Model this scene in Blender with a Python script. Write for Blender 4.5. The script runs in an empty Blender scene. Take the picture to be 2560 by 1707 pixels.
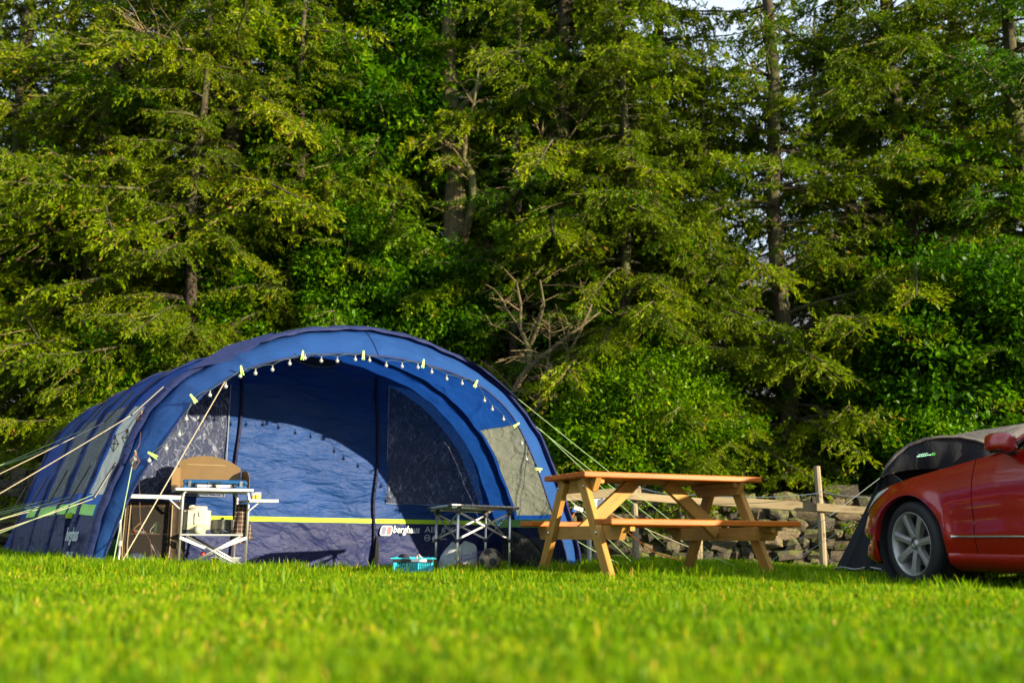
import bpy, bmesh, math, random
import numpy as np
from mathutils import Vector, Matrix
sc = bpy.context.scene
R = math.radians
# ---------------------------------------------------------------- camera
F_PX = 2441.0; CAM_H = 0.28; TILT = math.atan((1347-853.5)/F_PX); ROLL = R(.4)
_f = np.array([0, math.cos(TILT), math.sin(TILT)]); _r0 = np.array([1., 0, 0]); _u0 = np.cross(_r0, _f)
_r = math.cos(ROLL)*_r0+math.sin(ROLL)*_u0; _u = math.cos(ROLL)*_u0-math.sin(ROLL)*_r0
cd = bpy.data.cameras.new('camera'); cam = bpy.data.objects.new('camera', cd); sc.collection.objects.link(cam)
cd.sensor_width = 36; cd.lens = 36*F_PX/2560; cd.clip_end = 3000; cd.clip_start = .05
cd.dof.use_dof = True; cd.dof.focus_distance = 8.6; cd.dof.aperture_fstop = 1.3; cd.dof.aperture_blades = 9
m = Matrix(((_r[0], _u[0], -_f[0], 0), (_r[1], _u[1], -_f[1], 0), (_r[2], _u[2], -_f[2], CAM_H), (0, 0, 0, 1)))
cam.matrix_world = m
sc.camera = cam
def ray(px, py): return _f*F_PX+_r*(px-1280)+_u*(853.5-py)
def at(px, py, Y):
    d = ray(px, py); return Vector(np.array([0, 0, CAM_H])+d*(Y/d[1]))
def pix(p):
    q = np.array(p)-[0, 0, CAM_H]; z = q@_f; return 1280+q@_r/z*F_PX, 853.5-q@_u/z*F_PX
# ---------------------------------------------------------------- world, sun, exposure
SUN_EL, SUN_AZ = 12.5, 121.0          # azimuth clockwise from +Y
w = bpy.data.worlds.new('World'); sc.world = w; w.use_nodes = True
nt = w.node_tree; bg = nt.nodes['Background']
sky = nt.nodes.new('ShaderNodeTexSky'); sky.sky_type = 'NISHITA'; sky.sun_disc = False
sky.sun_elevation = R(SUN_EL); sky.sun_rotation = R(SUN_AZ); sky.air_density = 1.1; sky.dust_density = 2.0; sky.ozone_density = 1
# thin bright cloud over the blue
tcn = nt.nodes.new('ShaderNodeTexCoord'); cn = nt.nodes.new('ShaderNodeTexNoise'); cn.inputs['Scale'].default_value = 2.2; cn.inputs['Detail'].default_value = 6
mpn = nt.nodes.new('ShaderNodeMapping'); mpn.inputs['Scale'].default_value = (1, 1, 2.4); nt.links.new(tcn.outputs['Generated'], mpn.inputs[0]); nt.links.new(mpn.outputs[0], cn.inputs['Vector'])
mrn = nt.nodes.new('ShaderNodeMapRange'); mrn.inputs[1].default_value = .3; mrn.inputs[2].default_value = .65; mrn.inputs[3].default_value = .45; mrn.inputs[4].default_value = 1.0
nt.links.new(cn.outputs['Fac'], mrn.inputs[0]); mxn = nt.nodes.new('ShaderNodeMixRGB'); nt.links.new(mrn.outputs[0], mxn.inputs[0]); nt.links.new(sky.outputs[0], mxn.inputs[1])
mxn.inputs[2].default_value = (4.2, 4.9, 5.9, 1); nt.links.new(mxn.outputs[0], bg.inputs[0]); bg.inputs[1].default_value = .085
sd = bpy.data.lights.new('sun', 'SUN'); sun = bpy.data.objects.new('sun', sd); sc.collection.objects.link(sun)
sd.energy = 5.0; sd.angle = R(.55); sd.color = (1, .84, .60)
sdir = Vector((math.sin(R(SUN_AZ))*math.cos(R(SUN_EL)), math.cos(R(SUN_AZ))*math.cos(R(SUN_EL)), math.sin(R(SUN_EL))))
sun.rotation_euler = sdir.to_track_quat('Z', 'Y').to_euler()
vs = sc.view_settings; vs.view_transform = 'Standard'; vs.look = 'None'; vs.exposure = 1.5; vs.gamma = 1; vs.use_curve_mapping = False
sc.cycles.max_bounces = 8; sc.cycles.transparent_max_bounces = 12; sc.cycles.use_denoising = True
# ---------------------------------------------------------------- helpers
rnd = random.Random(5)
def tag(o, label=None, cat=None, group=None, kind=None):
    if label: o['label'] = label
    if cat: o['category'] = cat
    if group: o['group'] = group
    if kind: o['kind'] = kind
    return o
def thing(name, label, cat, loc=(0, 0, 0), rz=0, group=None, rot=None):
    o = bpy.data.objects.new(name, None); sc.collection.objects.link(o)
    o.empty_display_size = .1
    o.location = loc; o.rotation_euler = rot if rot else (0, 0, rz)
    return tag(o, label, cat, group)
def M4(o): return Matrix.LocRotScale(o.location, o.rotation_euler, o.scale)
class MB:
    def __init__(s): s.v = []; s.f = []
    def add(s, vs, fs):
        n = len(s.v); s.v += [tuple(p) for p in vs]; s.f += [tuple(i+n for i in f) for f in fs]; return s
    def box(s, c, d, rot=None, bev=0):
        c = Vector(c); hx, hy, hz = d[0]/2, d[1]/2, d[2]/2
        if bev:
            b = bev; vs = []
            for sx in (-1, 1):
                for sy in (-1, 1):
                    for sz in (-1, 1):
                        vs += [(sx*hx, sy*(hy-b), sz*(hz-b)), (sx*(hx-b), sy*hy, sz*(hz-b)), (sx*(hx-b), sy*(hy-b), sz*hz)]
            I = lambda sx, sy, sz, k: ((sx > 0)*4+(sy > 0)*2+(sz > 0))*3+k
            fs = []
            for a, (o1, o2) in ((0, (1, 2)), (1, (0, 2)), (2, (0, 1))):
                for sg in (-1, 1):
                    q = []
                    for p1, p2 in ((-1, -1), (1, -1), (1, 1), (-1, 1)):
                        t = [0, 0, 0]; t[a] = sg; t[o1] = p1; t[o2] = p2; q.append(I(*t, a))
                    fs.append(q)
            for a, (o1, o2) in ((0, (1, 2)), (1, (0, 2)), (2, (0, 1))):
                for p1 in (-1, 1):
                    for p2 in (-1, 1):
                        t = [0, 0, 0]; t[o1] = p1; t[o2] = p2; t2 = list(t); t[a] = -1; t2[a] = 1
                        fs.append([I(*t, o1), I(*t2, o1), I(*t2, o2), I(*t, o2)])
            for sx in (-1, 1):
                for sy in (-1, 1):
                    for sz in (-1, 1): fs.append([I(sx, sy, sz, 0), I(sx, sy, sz, 1), I(sx, sy, sz, 2)])
        else:
            vs = [(x, y, z) for x in (-hx, hx) for y in (-hy, hy) for z in (-hz, hz)]
            fs = [(0, 1, 3, 2), (4, 6, 7, 5), (0, 4, 5, 1), (2, 3, 7, 6), (0, 2, 6, 4), (1, 5, 7, 3)]
        vs = [(rot @ Vector(p) if rot else Vector(p))+c for p in vs]
        return s.add(vs, fs)
    def beam(s, a, b, wd, th, side=(0, 0, 1), bev=.003):
        """bar from a to b; wd measured along `side`, th across"""
        a, b = Vector(a), Vector(b); x = (b-a).normalized(); y = Vector(side); y = (y-x*y.dot(x)).normalized(); z = x.cross(y)
        m = Matrix((x, y, z)).transposed()
        return s.box((a+b)/2, ((b-a).length, wd, th), m, bev)
    def tube(s, pts, rad, n=8, cap=True):
        pts = [Vector(p) for p in pts]; N = len(pts); rs = rad if hasattr(rad, '__len__') else [rad]*N
        ref = None; rings = []
        for i, p in enumerate(pts):
            t = (pts[min(i+1, N-1)]-pts[max(i-1, 0)]).normalized()
            if ref is None:
                ref = Vector((0, 0, 1)) if abs(t.z) < .9 else Vector((1, 0, 0))
            u = t.cross(ref); u.normalize(); v = u.cross(t); v.normalize(); ref = v
            rings.append([p+(u*math.cos(2*math.pi*k/n)+v*math.sin(2*math.pi*k/n))*rs[i] for k in range(n)])
        vs = [p for r_ in rings for p in r_]
        fs = [(i*n+k, i*n+(k+1) % n, (i+1)*n+(k+1) % n, (i+1)*n+k) for i in range(N-1) for k in range(n)]
        if cap: fs += [tuple(range(n))[::-1], tuple(range((N-1)*n, N*n))]
        return s.add(vs, fs)
    def lathe(s, prof, n=20, c=(0, 0, 0), axis='z', rot=None):
        c = Vector(c); vs = []; N = len(prof)
        for r_, z in prof:
            for k in range(n):
                a = 2*math.pi*k/n; p = Vector((r_*math.cos(a), r_*math.sin(a), z))
                if axis == 'x': p = Vector((p.z, p.x, p.y))
                if axis == 'y': p = Vector((p.x, p.z, p.y))
                vs.append((rot @ p if rot else p)+c)
        fs = [(i*n+k, i*n+(k+1) % n, (i+1)*n+(k+1) % n, (i+1)*n+k) for i in range(N-1) for k in range(n)]
        return s.add(vs, fs)
    def grid(s, P):
        """P[i][j] rows of points"""
        n, m_ = len(P), len(P[0]); vs = [p for r_ in P for p in r_]
        fs = [(i*m_+j, i*m_+j+1, (i+1)*m_+j+1, (i+1)*m_+j) for i in range(n-1) for j in range(m_-1)]
        return s.add(vs, fs)
    def prism(s, poly, y0, y1):
        """poly in xz extruded along y"""
        n = len(poly); vs = [(x, y0, z) for x, z in poly]+[(x, y1, z) for x, z in poly]
        fs = [tuple(range(n)), tuple(range(2*n-1, n-1, -1))]+[(i, i+n, (i+1) % n+n, (i+1) % n) for i in range(n)]
        return s.add(vs, fs)
    def mesh(s, name, smooth=False):
        me = bpy.data.meshes.new(name); me.from_pydata(s.v, [], s.f); me.update()
        if smooth: me.polygons.foreach_set('use_smooth', [True]*len(me.polygons))
        return me
    def build(s, name, mat, parent=None, world=False, smooth=False, label=None, kind=None, fix=True):
        me = s.mesh(name, smooth)
        if fix:
            bm = bmesh.new(); bm.from_mesh(me); bmesh.ops.recalc_face_normals(bm, faces=bm.faces); bm.to_mesh(me); bm.free()
        for m_ in (mat if isinstance(mat, (list, tuple)) else [mat]): me.materials.append(m_)
        o = bpy.data.objects.new(name, me); sc.collection.objects.link(o)
        if parent:
            o.parent = parent
            if world: o.matrix_parent_inverse = M4(parent).inverted()
        return tag(o, label, kind=kind)
def link_mesh(name, me, parent=None, world=False):
    o = bpy.data.objects.new(name, me); sc.collection.objects.link(o)
    if parent:
        o.parent = parent
        if world: o.matrix_parent_inverse = M4(parent).inverted()
    return o
def bez(p0, p1, p2, n=12):
    p0, p1, p2 = Vector(p0), Vector(p1), Vector(p2)
    return [p0*(1-t)**2+p1*2*t*(1-t)+p2*t*t for t in [i/n for i in range(n+1)]]
def sag(a, b, s=.05, n=12):
    a, b = Vector(a), Vector(b); return [a.lerp(b, i/n)-Vector((0, 0, s*4*(i/n)*(1-i/n))) for i in range(n+1)]
# ---------------------------------------------------------------- materials
class NT:
    def __init__(s, name):
        s.m = bpy.data.materials.new(name); s.m.use_nodes = True; s.t = s.m.node_tree; s.t.nodes.clear()
        s.out = s.n('ShaderNodeOutputMaterial')
    def n(s, typ, **kw):
        nd = s.t.nodes.new(typ)
        for k, v in kw.items():
            if k in nd.inputs: nd.inputs[k].default_value = v
            else: setattr(nd, k, v)
        return nd
    def l(s, a, b): s.t.links.new(a, b)
    def coord(s, scale=(1, 1, 1), kind='Object'):
        tc = s.n('ShaderNodeTexCoord'); mp = s.n('ShaderNodeMapping'); mp.inputs['Scale'].default_value = scale
        s.l(tc.outputs[kind], mp.inputs[0]); return mp.outputs[0]
    def noise(s, scale, detail=4, rough=.55, dist=0, co=None):
        nd = s.n('ShaderNodeTexNoise'); nd.inputs['Scale'].default_value = scale; nd.inputs['Detail'].default_value = detail
        nd.inputs['Roughness'].default_value = rough; nd.inputs['Distortion'].default_value = dist
        if co is not None: s.l(co, nd.inputs['Vector'])
        return nd.outputs['Fac']
    def ramp(s, fac, stops):
        nd = s.n('ShaderNodeValToRGB'); el = nd.color_ramp.elements
        el[0].position, el[0].color = stops[0][0], (*stops[0][1], 1)
        el[1].position, el[1].color = stops[-1][0], (*stops[-1][1], 1)
        for p, c in stops[1:-1]:
            e = el.new(p); e.color = (*c, 1)
        s.l(fac, nd.inputs[0]); return nd.outputs[0]
    def bump(s, fac, strength=.3, dist=.01, prev=None):
        nd = s.n('ShaderNodeBump'); nd.inputs['Strength'].default_value = strength; nd.inputs['Distance'].default_value = dist
        s.l(fac, nd.inputs['Height'])
        if prev is not None: s.l(prev, nd.inputs['Normal'])
        return nd.outputs[0]
    def done(s, sh): s.l(sh, s.out.inputs[0]); return s.m
def mix3(c, k): return tuple(min(1, x*k) for x in c)
def plain(name, col, rough=.5, metal=0, var=.12, nscale=8, bump=0, bscale=60, spec=.5, coat=0):
    t = NT(name); co = t.coord()
    c = t.ramp(t.noise(nscale, 5, co=co), [(.3, mix3(col, 1-var)), (.7, mix3(col, 1+var))])
    p = t.n('ShaderNodeBsdfPrincipled'); t.l(c, p.inputs['Base Color'])
    p.inputs['Roughness'].default_value = rough; p.inputs['Metallic'].default_value = metal
    p.inputs['Specular IOR Level'].default_value = spec; p.inputs['Coat Weight'].default_value = coat
    if bump: t.l(t.bump(t.noise(bscale, 4, co=co), bump, .004), p.inputs['Normal'])
    return t.done(p.outputs[0])
def fabric(name, col, trans=.3, tcol=None, wr=.5, wscale=(3, 3, 9), rough=.55, sheen=0, crease=.5):
    t = NT(name); co = t.coord(wscale); co1 = t.coord()
    big = t.noise(1.0, 5, .5, 1.2, co); fine = t.noise(260, 2, co=co1)
    v = t.n('ShaderNodeTexVoronoi', feature='DISTANCE_TO_EDGE'); v.inputs['Scale'].default_value = 1.6
    w_ = t.n('ShaderNodeMixRGB'); w_.inputs[0].default_value = .35; nz = t.n('ShaderNodeTexNoise'); nz.inputs['Scale'].default_value = 2.5
    t.l(co, nz.inputs['Vector']); t.l(co, w_.inputs[1]); t.l(nz.outputs['Color'], w_.inputs[2]); t.l(w_.outputs[0], v.inputs['Vector'])
    vr = t.ramp(v.outputs['Distance'], [(0, (0, 0, 0)), (.12, (1, 1, 1))])
    b = t.bump(big, wr, .06); b = t.bump(vr, crease*.35, .012, b); b = t.bump(fine, .12, .001, b)
    c = t.ramp(t.noise(2.2, 5, co=co1), [(.3, mix3(col, .86)), (.7, mix3(col, 1.12))])
    p = t.n('ShaderNodeBsdfPrincipled'); t.l(c, p.inputs['Base Color']); p.inputs['Roughness'].default_value = rough
    p.inputs['Specular IOR Level'].default_value = .18; t.l(b, p.inputs['Normal'])
    if trans:
        tr = t.n('ShaderNodeBsdfTranslucent'); tr.inputs[0].default_value = (*(tcol or mix3(col, 1.5)), 1); t.l(b, tr.inputs['Normal'])
        mx = t.n('ShaderNodeMixShader'); mx.inputs[0].default_value = trans
        t.l(p.outputs[0], mx.inputs[1]); t.l(tr.outputs[0], mx.inputs[2]); return t.done(mx.outputs[0])
    return t.done(p.outputs[0])
def leafmat(name, stops, trans=.35, rough=.5):
    t = NT(name); a = t.n('ShaderNodeAttribute', attribute_name='tint')
    oi = t.n('ShaderNodeObjectInfo'); co = t.coord(kind='Object')
    nz = t.noise(.9, 3, co=co)
    ma = t.n('ShaderNodeMath', operation='MULTIPLY_ADD'); t.l(nz, ma.inputs[0]); ma.inputs[1].default_value = .55; t.l(a.outputs['Fac'], ma.inputs[2])
    mb = t.n('ShaderNodeMath', operation='MULTIPLY_ADD'); t.l(oi.outputs['Random'], mb.inputs[0]); mb.inputs[1].default_value = .16; t.l(ma.outputs[0], mb.inputs[2])
    sb = t.n('ShaderNodeMath', operation='SUBTRACT'); t.l(mb.outputs[0], sb.inputs[0]); sb.inputs[1].default_value = .33
    c = t.ramp(sb.outputs[0], stops)
    p = t.n('ShaderNodeBsdfPrincipled'); t.l(c, p.inputs['Base Color']); p.inputs['Roughness'].default_value = rough; p.inputs['Specular IOR Level'].default_value = .1
    tr = t.n('ShaderNodeBsdfTranslucent'); br = t.n('ShaderNodeMixRGB', blend_type='MULTIPLY'); br.inputs[0].default_value = 1
    t.l(c, br.inputs[1]); br.inputs[2].default_value = (1.5, 1.7, .5, 1); t.l(br.outputs[0], tr.inputs[0])
    mx = t.n('ShaderNodeMixShader'); mx.inputs[0].default_value = trans; t.l(p.outputs[0], mx.inputs[1]); t.l(tr.outputs[0], mx.inputs[2])
    return t.done(mx.outputs[0])
def wood(name, c1, c2, axis=0, scale=1.0, rough=.6):
    t = NT(name); s_ = [22*scale]*3; s_[axis] = 1.4*scale
    co = t.coord(tuple(s_)); g = t.noise(1.6, 6, .6, 1.5, co); co2 = t.coord(); g2 = t.noise(3.5, 3, co=co2)
    kn = t.n('ShaderNodeTexVoronoi'); kn.inputs['Scale'].default_value = 1; s2 = [5]*3; s2[axis] = 3.; t.l(t.coord(tuple(s2)), kn.inputs['Vector'])
    kr = t.ramp(kn.outputs['Distance'], [(.05, (.35, .25, .2)), (.14, (1, 1, 1))])
    mm = t.n('ShaderNodeMath', operation='MULTIPLY_ADD'); t.l(g2, mm.inputs[0]); mm.inputs[1].default_value = .5; t.l(g, mm.inputs[2])
    c = t.ramp(mm.outputs[0], [(.5, c2), (.68, c1), (.95, mix3(c1, 1.25))])
    oi = t.n('ShaderNodeObjectInfo'); hv = t.n('ShaderNodeHueSaturation'); mr = t.n('ShaderNodeMapRange'); mr.inputs[3].default_value = .82; mr.inputs[4].default_value = 1.15
    t.l(oi.outputs['Random'], mr.inputs[0]); t.l(mr.outputs[0], hv.inputs['Value']); t.l(c, hv.inputs['Color'])
    mk = t.n('ShaderNodeMixRGB', blend_type='MULTIPLY'); mk.inputs[0].default_value = 1; t.l(hv.outputs[0], mk.inputs[1]); t.l(kr, mk.inputs[2])
    p = t.n('ShaderNodeBsdfPrincipled'); t.l(mk.outputs[0], p.inputs['Base Color']); p.inputs['Roughness'].default_value = rough; p.inputs['Specular IOR Level'].default_value = .22
    t.l(t.bump(g, .3, .002), p.inputs['Normal']); return t.done(p.outputs[0])
# ---------------------------------------------------------------- shared materials
M = {}
M['aluminium'] = plain('aluminium', (.62, .62, .60), .38, .85, .05)
M['white_metal'] = plain('white_metal', (.75, .74, .70), .4, .1, .05)
M['black_plastic'] = plain('black_plastic', (.012, .012, .013), .45)
M['dark'] = plain('dark', (.008, .008, .008), .8)
M['rope'] = plain('rope', (.42, .36, .24), .7)
M['lime_rope'] = plain('lime_rope', (.25, .38, .17), .6)
M['steel'] = plain('steel', (.5, .5, .5), .3, 1)
# ---------------------------------------------------------------- ground
def sstep(a, b, x): t = np.clip((np.asarray(x, float)-a)/(b-a), 0, 1); return t*t*(3-2*t)
def gh(x, y):
    x = np.asarray(x, float); y = np.asarray(y, float)
    z = .05*sstep(1.2, 3.4, -x)*sstep(4.5, 6.5, y)
    z = z-.06*sstep(1.8, 3.2, x)*sstep(4.5, 6.5, y)
    z = z+.012*np.sin(x*1.7+y*.9)*sstep(2, 4, y)+.008*np.sin(x*3.1-y*2.3)
    return z
def g(x, y): return float(gh(x, y))
t = NT('meadow_soil'); co = t.coord()
c = t.ramp(t.noise(6, 6, .6, co=co), [(.3, (.03, .05, .008)), (.55, (.05, .09, .01)), (.8, (.08, .10, .02))])
p = t.n('ShaderNodeBsdfPrincipled', Roughness=.9); t.l(c, p.inputs['Base Color']); t.l(t.bump(t.noise(60, 4, co=co), .6, .02), p.inputs['Normal'])
SOIL = t.done(p.outputs[0])
xs = np.concatenate([[-1500, -600, -250, -100, -50, -25], np.arange(-14, 14.1, .35), [25, 50, 100, 250, 600, 1500]])
ys = np.concatenate([[-300, -80, -25, -8, -3], np.arange(-1, 16.1, .35), [22, 30, 45, 70, 110, 180, 300, 700, 1500]])
far = lambda y: -.004*max(0, y-16)
mb = MB(); mb.grid([[(x, y, g(x, y)+far(y)) for x in xs] for y in ys])
ground = mb.build('ground', SOIL, smooth=True); tag(ground, 'flat campsite meadow ground under the grass', kind='structure')
# grass clumps
GR = leafmat('grass_blade', [(0, (.045, .12, .001)), (.3, (.13, .25, .002)), (.55, (.235, .34, .004)), (.78, (.33, .37, .004)), (.92, (.50, .32, .02)), (1, (.55, .38, .08))], .42, .42)
def clump(seed, n, size, h0, h1, dt=0):
    r = np.random.RandomState(seed); vs = []; fs = []; tint = []
    for i in range(n):
        x, y = r.uniform(-size, size, 2); h = r.uniform(h0, h1)*(1 if r.rand() > .06 else 1.35); a = r.uniform(0, 6.28); lean = r.uniform(.05, .75)*h
        wd = r.uniform(.0018, .0040); dx, dy = math.cos(a), math.sin(a); wx, wy = -dy*wd, dx*wd; n0 = len(vs)
        for t_, k in ((0, 1), (.4, .95), (.75, .65)):
            bx, by, bz = x+dx*lean*t_**2, y+dy*lean*t_**2, h*(t_-.12*t_**3)
            vs += [(bx-wx*k, by-wy*k, bz), (bx+wx*k, by+wy*k, bz)]
        vs.append((x+dx*lean, y+dy*lean, h*(.88 if lean < .5*h else .75)))
        fs += [(n0, n0+1, n0+3, n0+2), (n0+2, n0+3, n0+5, n0+4), (n0+4, n0+5, n0+6)]
        tv = r.beta(2.4, 3.0)*.66 if r.rand() > .09 else r.uniform(.66, .98)
        tint += [min(1, max(0, tv+dt))]*7
    me = bpy.data.meshes.new('grass_clump'); me.from_pydata(vs, [], fs); me.materials.append(GR)
    at_ = me.attributes.new('tint', 'FLOAT', 'POINT'); at_.data.foreach_set('value', tint)
    me.polygons.foreach_set('use_smooth', [True]*len(me.polygons))
    return bpy.data.objects.new('grass_clump', me)
CLUMPS = [clump(i, 95, .11, .028, .055, (-.10, -.03, .05, .13)[i]) for i in range(4)]+[clump(10+i, 70, .10, .05, .105) for i in range(3)]
TENT_C = Vector((-3.02, 7.2, 0)); TA = R(34)
def tent_local(x, y):
    dx, dy = x-(-3.02+2.215*math.cos(TA)), y-(7.2+2.215*math.sin(TA))
    return dx*math.cos(TA)+dy*math.sin(TA), -dx*math.sin(TA)+dy*math.cos(TA)
rg = np.random.RandomState(3)
pts = []; rot = []; scl = []; pick = []
def addp(x, y, k, s_=1.0):
    lx, ly = tent_local(x, y)
    inside = (abs(lx) < 2.12) & (ly > .05) & (ly < 5.0)
    if inside and not ly < .2: return
    pts.append((x, y, g(x, y))); rot.append(rg.uniform(0, 6.28)); scl.append(s_*rg.uniform(.8, 1.2)); pick.append(k)
y = .75
while y < 12.2:
    st = .105 if y < 4 else .12
    hw_ = .6*y+.7
    for x in np.arange(-hw_, hw_, st):
        addp(x+rg.uniform(-.05, .05), y+rg.uniform(-.05, .05), int(np.clip(1.6+1.3*math.sin(x*1.9+math.sin(y*2.3)*1.4)*math.sin(y*1.6+x*.7)+rg.normal(0, .9), 0, 3)) if rg.rand() > (.03 if y < 6 else .13) else rg.randint(4, 7), 1.0 if y < 6 else 1.12)
    y += st
# longer unmown tufts at the foot of the tent, wall and posts
for i in range(900):
    x = rg.uniform(-6.5, -1.2); yy = rg.uniform(6.0, 7.4) if x > -3.6 else rg.uniform(6.2, 9)
    addp(x, yy, rg.randint(4, 7), rg.uniform(.6, 1.05))
for i in range(1400):
    x = rg.uniform(.6, 7.5); yy = rg.uniform(9.9, 12.2); addp(x, yy, rg.randint(4, 7), rg.uniform(.5, 1.0))
for i in range(300):
    x = rg.uniform(-8, -4.6); yy = rg.uniform(10, 12.2); addp(x, yy, rg.randint(4, 7), rg.uniform(.6, 1.1))
me = bpy.data.meshes.new('grass'); me.from_pydata(pts, [], [])
for nm, arr, ty in (('rotz', rot, 'FLOAT'), ('scl', scl, 'FLOAT'), ('pick', pick, 'INT')):
    a_ = me.attributes.new(nm, ty, 'POINT'); a_.data.foreach_set('value', arr)
me.materials.append(GR)
grass = bpy.data.objects.new('grass', me); sc.collection.objects.link(grass)
tag(grass, 'short bright green meadow grass across the foreground', 'grass', kind='stuff')
ng = bpy.data.node_groups.new('grass_scatter', 'GeometryNodeTree')
ng.interface.new_socket('Geometry', in_out='INPUT', socket_type='NodeSocketGeometry'); ng.interface.new_socket('Geometry', in_out='OUTPUT', socket_type='NodeSocketGeometry')
gi = ng.nodes.new('NodeGroupInput'); go = ng.nodes.new('NodeGroupOutput')
iop = ng.nodes.new('GeometryNodeInstanceOnPoints'); jn = ng.nodes.new('GeometryNodeJoinGeometry')
for o_ in CLUMPS[::-1]:
    oi = ng.nodes.new('GeometryNodeObjectInfo'); oi.inputs['Object'].default_value = o_; g2i = ng.nodes.new('GeometryNodeGeometryToInstance')
    ng.links.new(oi.outputs['Geometry'], g2i.inputs[0]); ng.links.new(g2i.outputs[0], jn.inputs[0])
def na(n_, ty):
    q = ng.nodes.new('GeometryNodeInputNamedAttribute'); q.data_type = ty; q.inputs[0].default_value = n_; return q.outputs[0]
cx = ng.nodes.new('ShaderNodeCombineXYZ'); ng.links.new(na('rotz', 'FLOAT'), cx.inputs[2])
ng.links.new(gi.outputs[0], iop.inputs['Points']); ng.links.new(jn.outputs[0], iop.inputs['Instance']); iop.inputs['Pick Instance'].default_value = True
ng.links.new(na('pick', 'INT'), iop.inputs['Instance Index']); ng.links.new(cx.outputs[0], iop.inputs['Rotation']); ng.links.new(na('scl', 'FLOAT'), iop.inputs['Scale'])
ng.links.new(iop.outputs[0], go.inputs[0])
md = grass.modifiers.new('scatter', 'NODES'); md.node_group = ng
# ---------------------------------------------------------------- far land
t = NT('far_field'); c = t.ramp(t.noise(.03, 5, co=t.coord()), [(.3, (.10, .16, .03)), (.7, (.17, .22, .05))]); p = t.n('ShaderNodeBsdfDiffuse'); t.l(c, p.inputs[0]); FIELD = t.done(p.outputs[0])
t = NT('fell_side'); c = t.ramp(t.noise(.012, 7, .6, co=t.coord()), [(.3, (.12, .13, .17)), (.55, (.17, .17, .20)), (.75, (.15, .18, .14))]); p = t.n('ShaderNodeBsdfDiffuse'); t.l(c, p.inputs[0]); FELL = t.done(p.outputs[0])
mb = MB(); mb.grid([[(x, y, -.5+.055*(y-40)+1.2*math.sin(x*.03+y*.02)) for x in range(-260, 261, 20)] for y in range(40, 241, 20)])
tag(mb.build('far_field', FIELD, smooth=True), 'sunlit green field rising behind the trees', kind='structure')
mb = MB(); rows = []
for j, yy in enumerate((230, 290, 380, 480, 600, 700)):
    hh = (5, 30, 75, 130, 165, 150)[j]
    rows.append([(x, yy, hh*(.82+.3*math.sin(x*.004+1.3)+.1*math.sin(x*.013+j))-(0 if j else 3)) for x in range(-900, 901, 50)])
mb.grid(rows)
tag(mb.build('hill', FELL, smooth=True), 'grey blue fell side far beyond the trees', kind='structure')
# ---------------------------------------------------------------- dry stone wall
t = NT('field_stone'); co = t.coord(); oi = t.n('ShaderNodeObjectInfo')
vv = t.n('ShaderNodeVectorMath', operation='ADD'); t.l(co, vv.inputs[0]); t.l(oi.outputs['Location'], vv.inputs[1])
n1 = t.noise(7, 6, .65, .6, vv.outputs[0]); n2 = t.noise(3.2, 4, .6, 0, vv.outputs[0])
base = t.ramp(oi.outputs['Random'], [(0, (.04, .034, .024)), (.35, (.08, .066, .044)), (.6, (.06, .056, .046)), (.8, (.12, .092, .056)), (1, (.17, .13, .08))])
spots = t.ramp(n1, [(.35, (.45, .42, .38)), (.52, (1, 1, 1)), (.7, (1.5, 1.45, 1.35))])
m1 = t.n('ShaderNodeMixRGB', blend_type='MULTIPLY'); m1.inputs[0].default_value = 1; t.l(base, m1.inputs[1]); t.l(spots, m1.inputs[2])
ge = t.n('ShaderNodeNewGeometry'); sx = t.n('ShaderNodeSeparateXYZ'); t.l(ge.outputs['Normal'], sx.inputs[0])
mm = t.n('ShaderNodeMath', operation='MULTIPLY_ADD'); t.l(sx.outputs[2], mm.inputs[0]); mm.inputs[1].default_value = .22; t.l(n2, mm.inputs[2])
mf = t.ramp(mm.outputs[0], [(.56, (0, 0, 0)), (.68, (1, 1, 1))])
m2 = t.n('ShaderNodeMixRGB'); t.l(mf, m2.inputs[0]); t.l(m1.outputs[0], m2.inputs[1]); m2.inputs[2].default_value = (.10, .115, .02, 1)
p = t.n('ShaderNodeBsdfPrincipled', Roughness=.92); t.l(m2.outputs[0], p.inputs['Base Color']); t.l(t.bump(n1, .9, .03), p.inputs['Normal'])
STONE = t.done(p.outputs[0])
def rock(seed):
    r = random.Random(seed); bm = bmesh.new(); bmesh.ops.create_cube(bm, size=1)
    bmesh.ops.subdivide_edges(bm, edges=bm.edges[:], cuts=1, use_grid_fill=True)
    for v in bm.verts:
        c = v.co; l = c.length; k = .5/l*(.72)+.44*.55
        v.co = c*k*1.16; v.co += Vector((r.uniform(-1, 1), r.uniform(-1, 1), r.uniform(-1, 1)))*.11
    bmesh.ops.recalc_face_normals(bm, faces=bm.faces)
    me = bpy.data.meshes.new('stone'); bm.to_mesh(me); bm.free(); me.materials.append(STONE); me.set_sharp_from_angle(angle=R(26)) if hasattr(me, 'set_sharp_from_angle') else None
    me.polygons.foreach_set('use_smooth', [True]*len(me.polygons)); return me
ROCKS = [rock(i) for i in range(14)]
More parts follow.
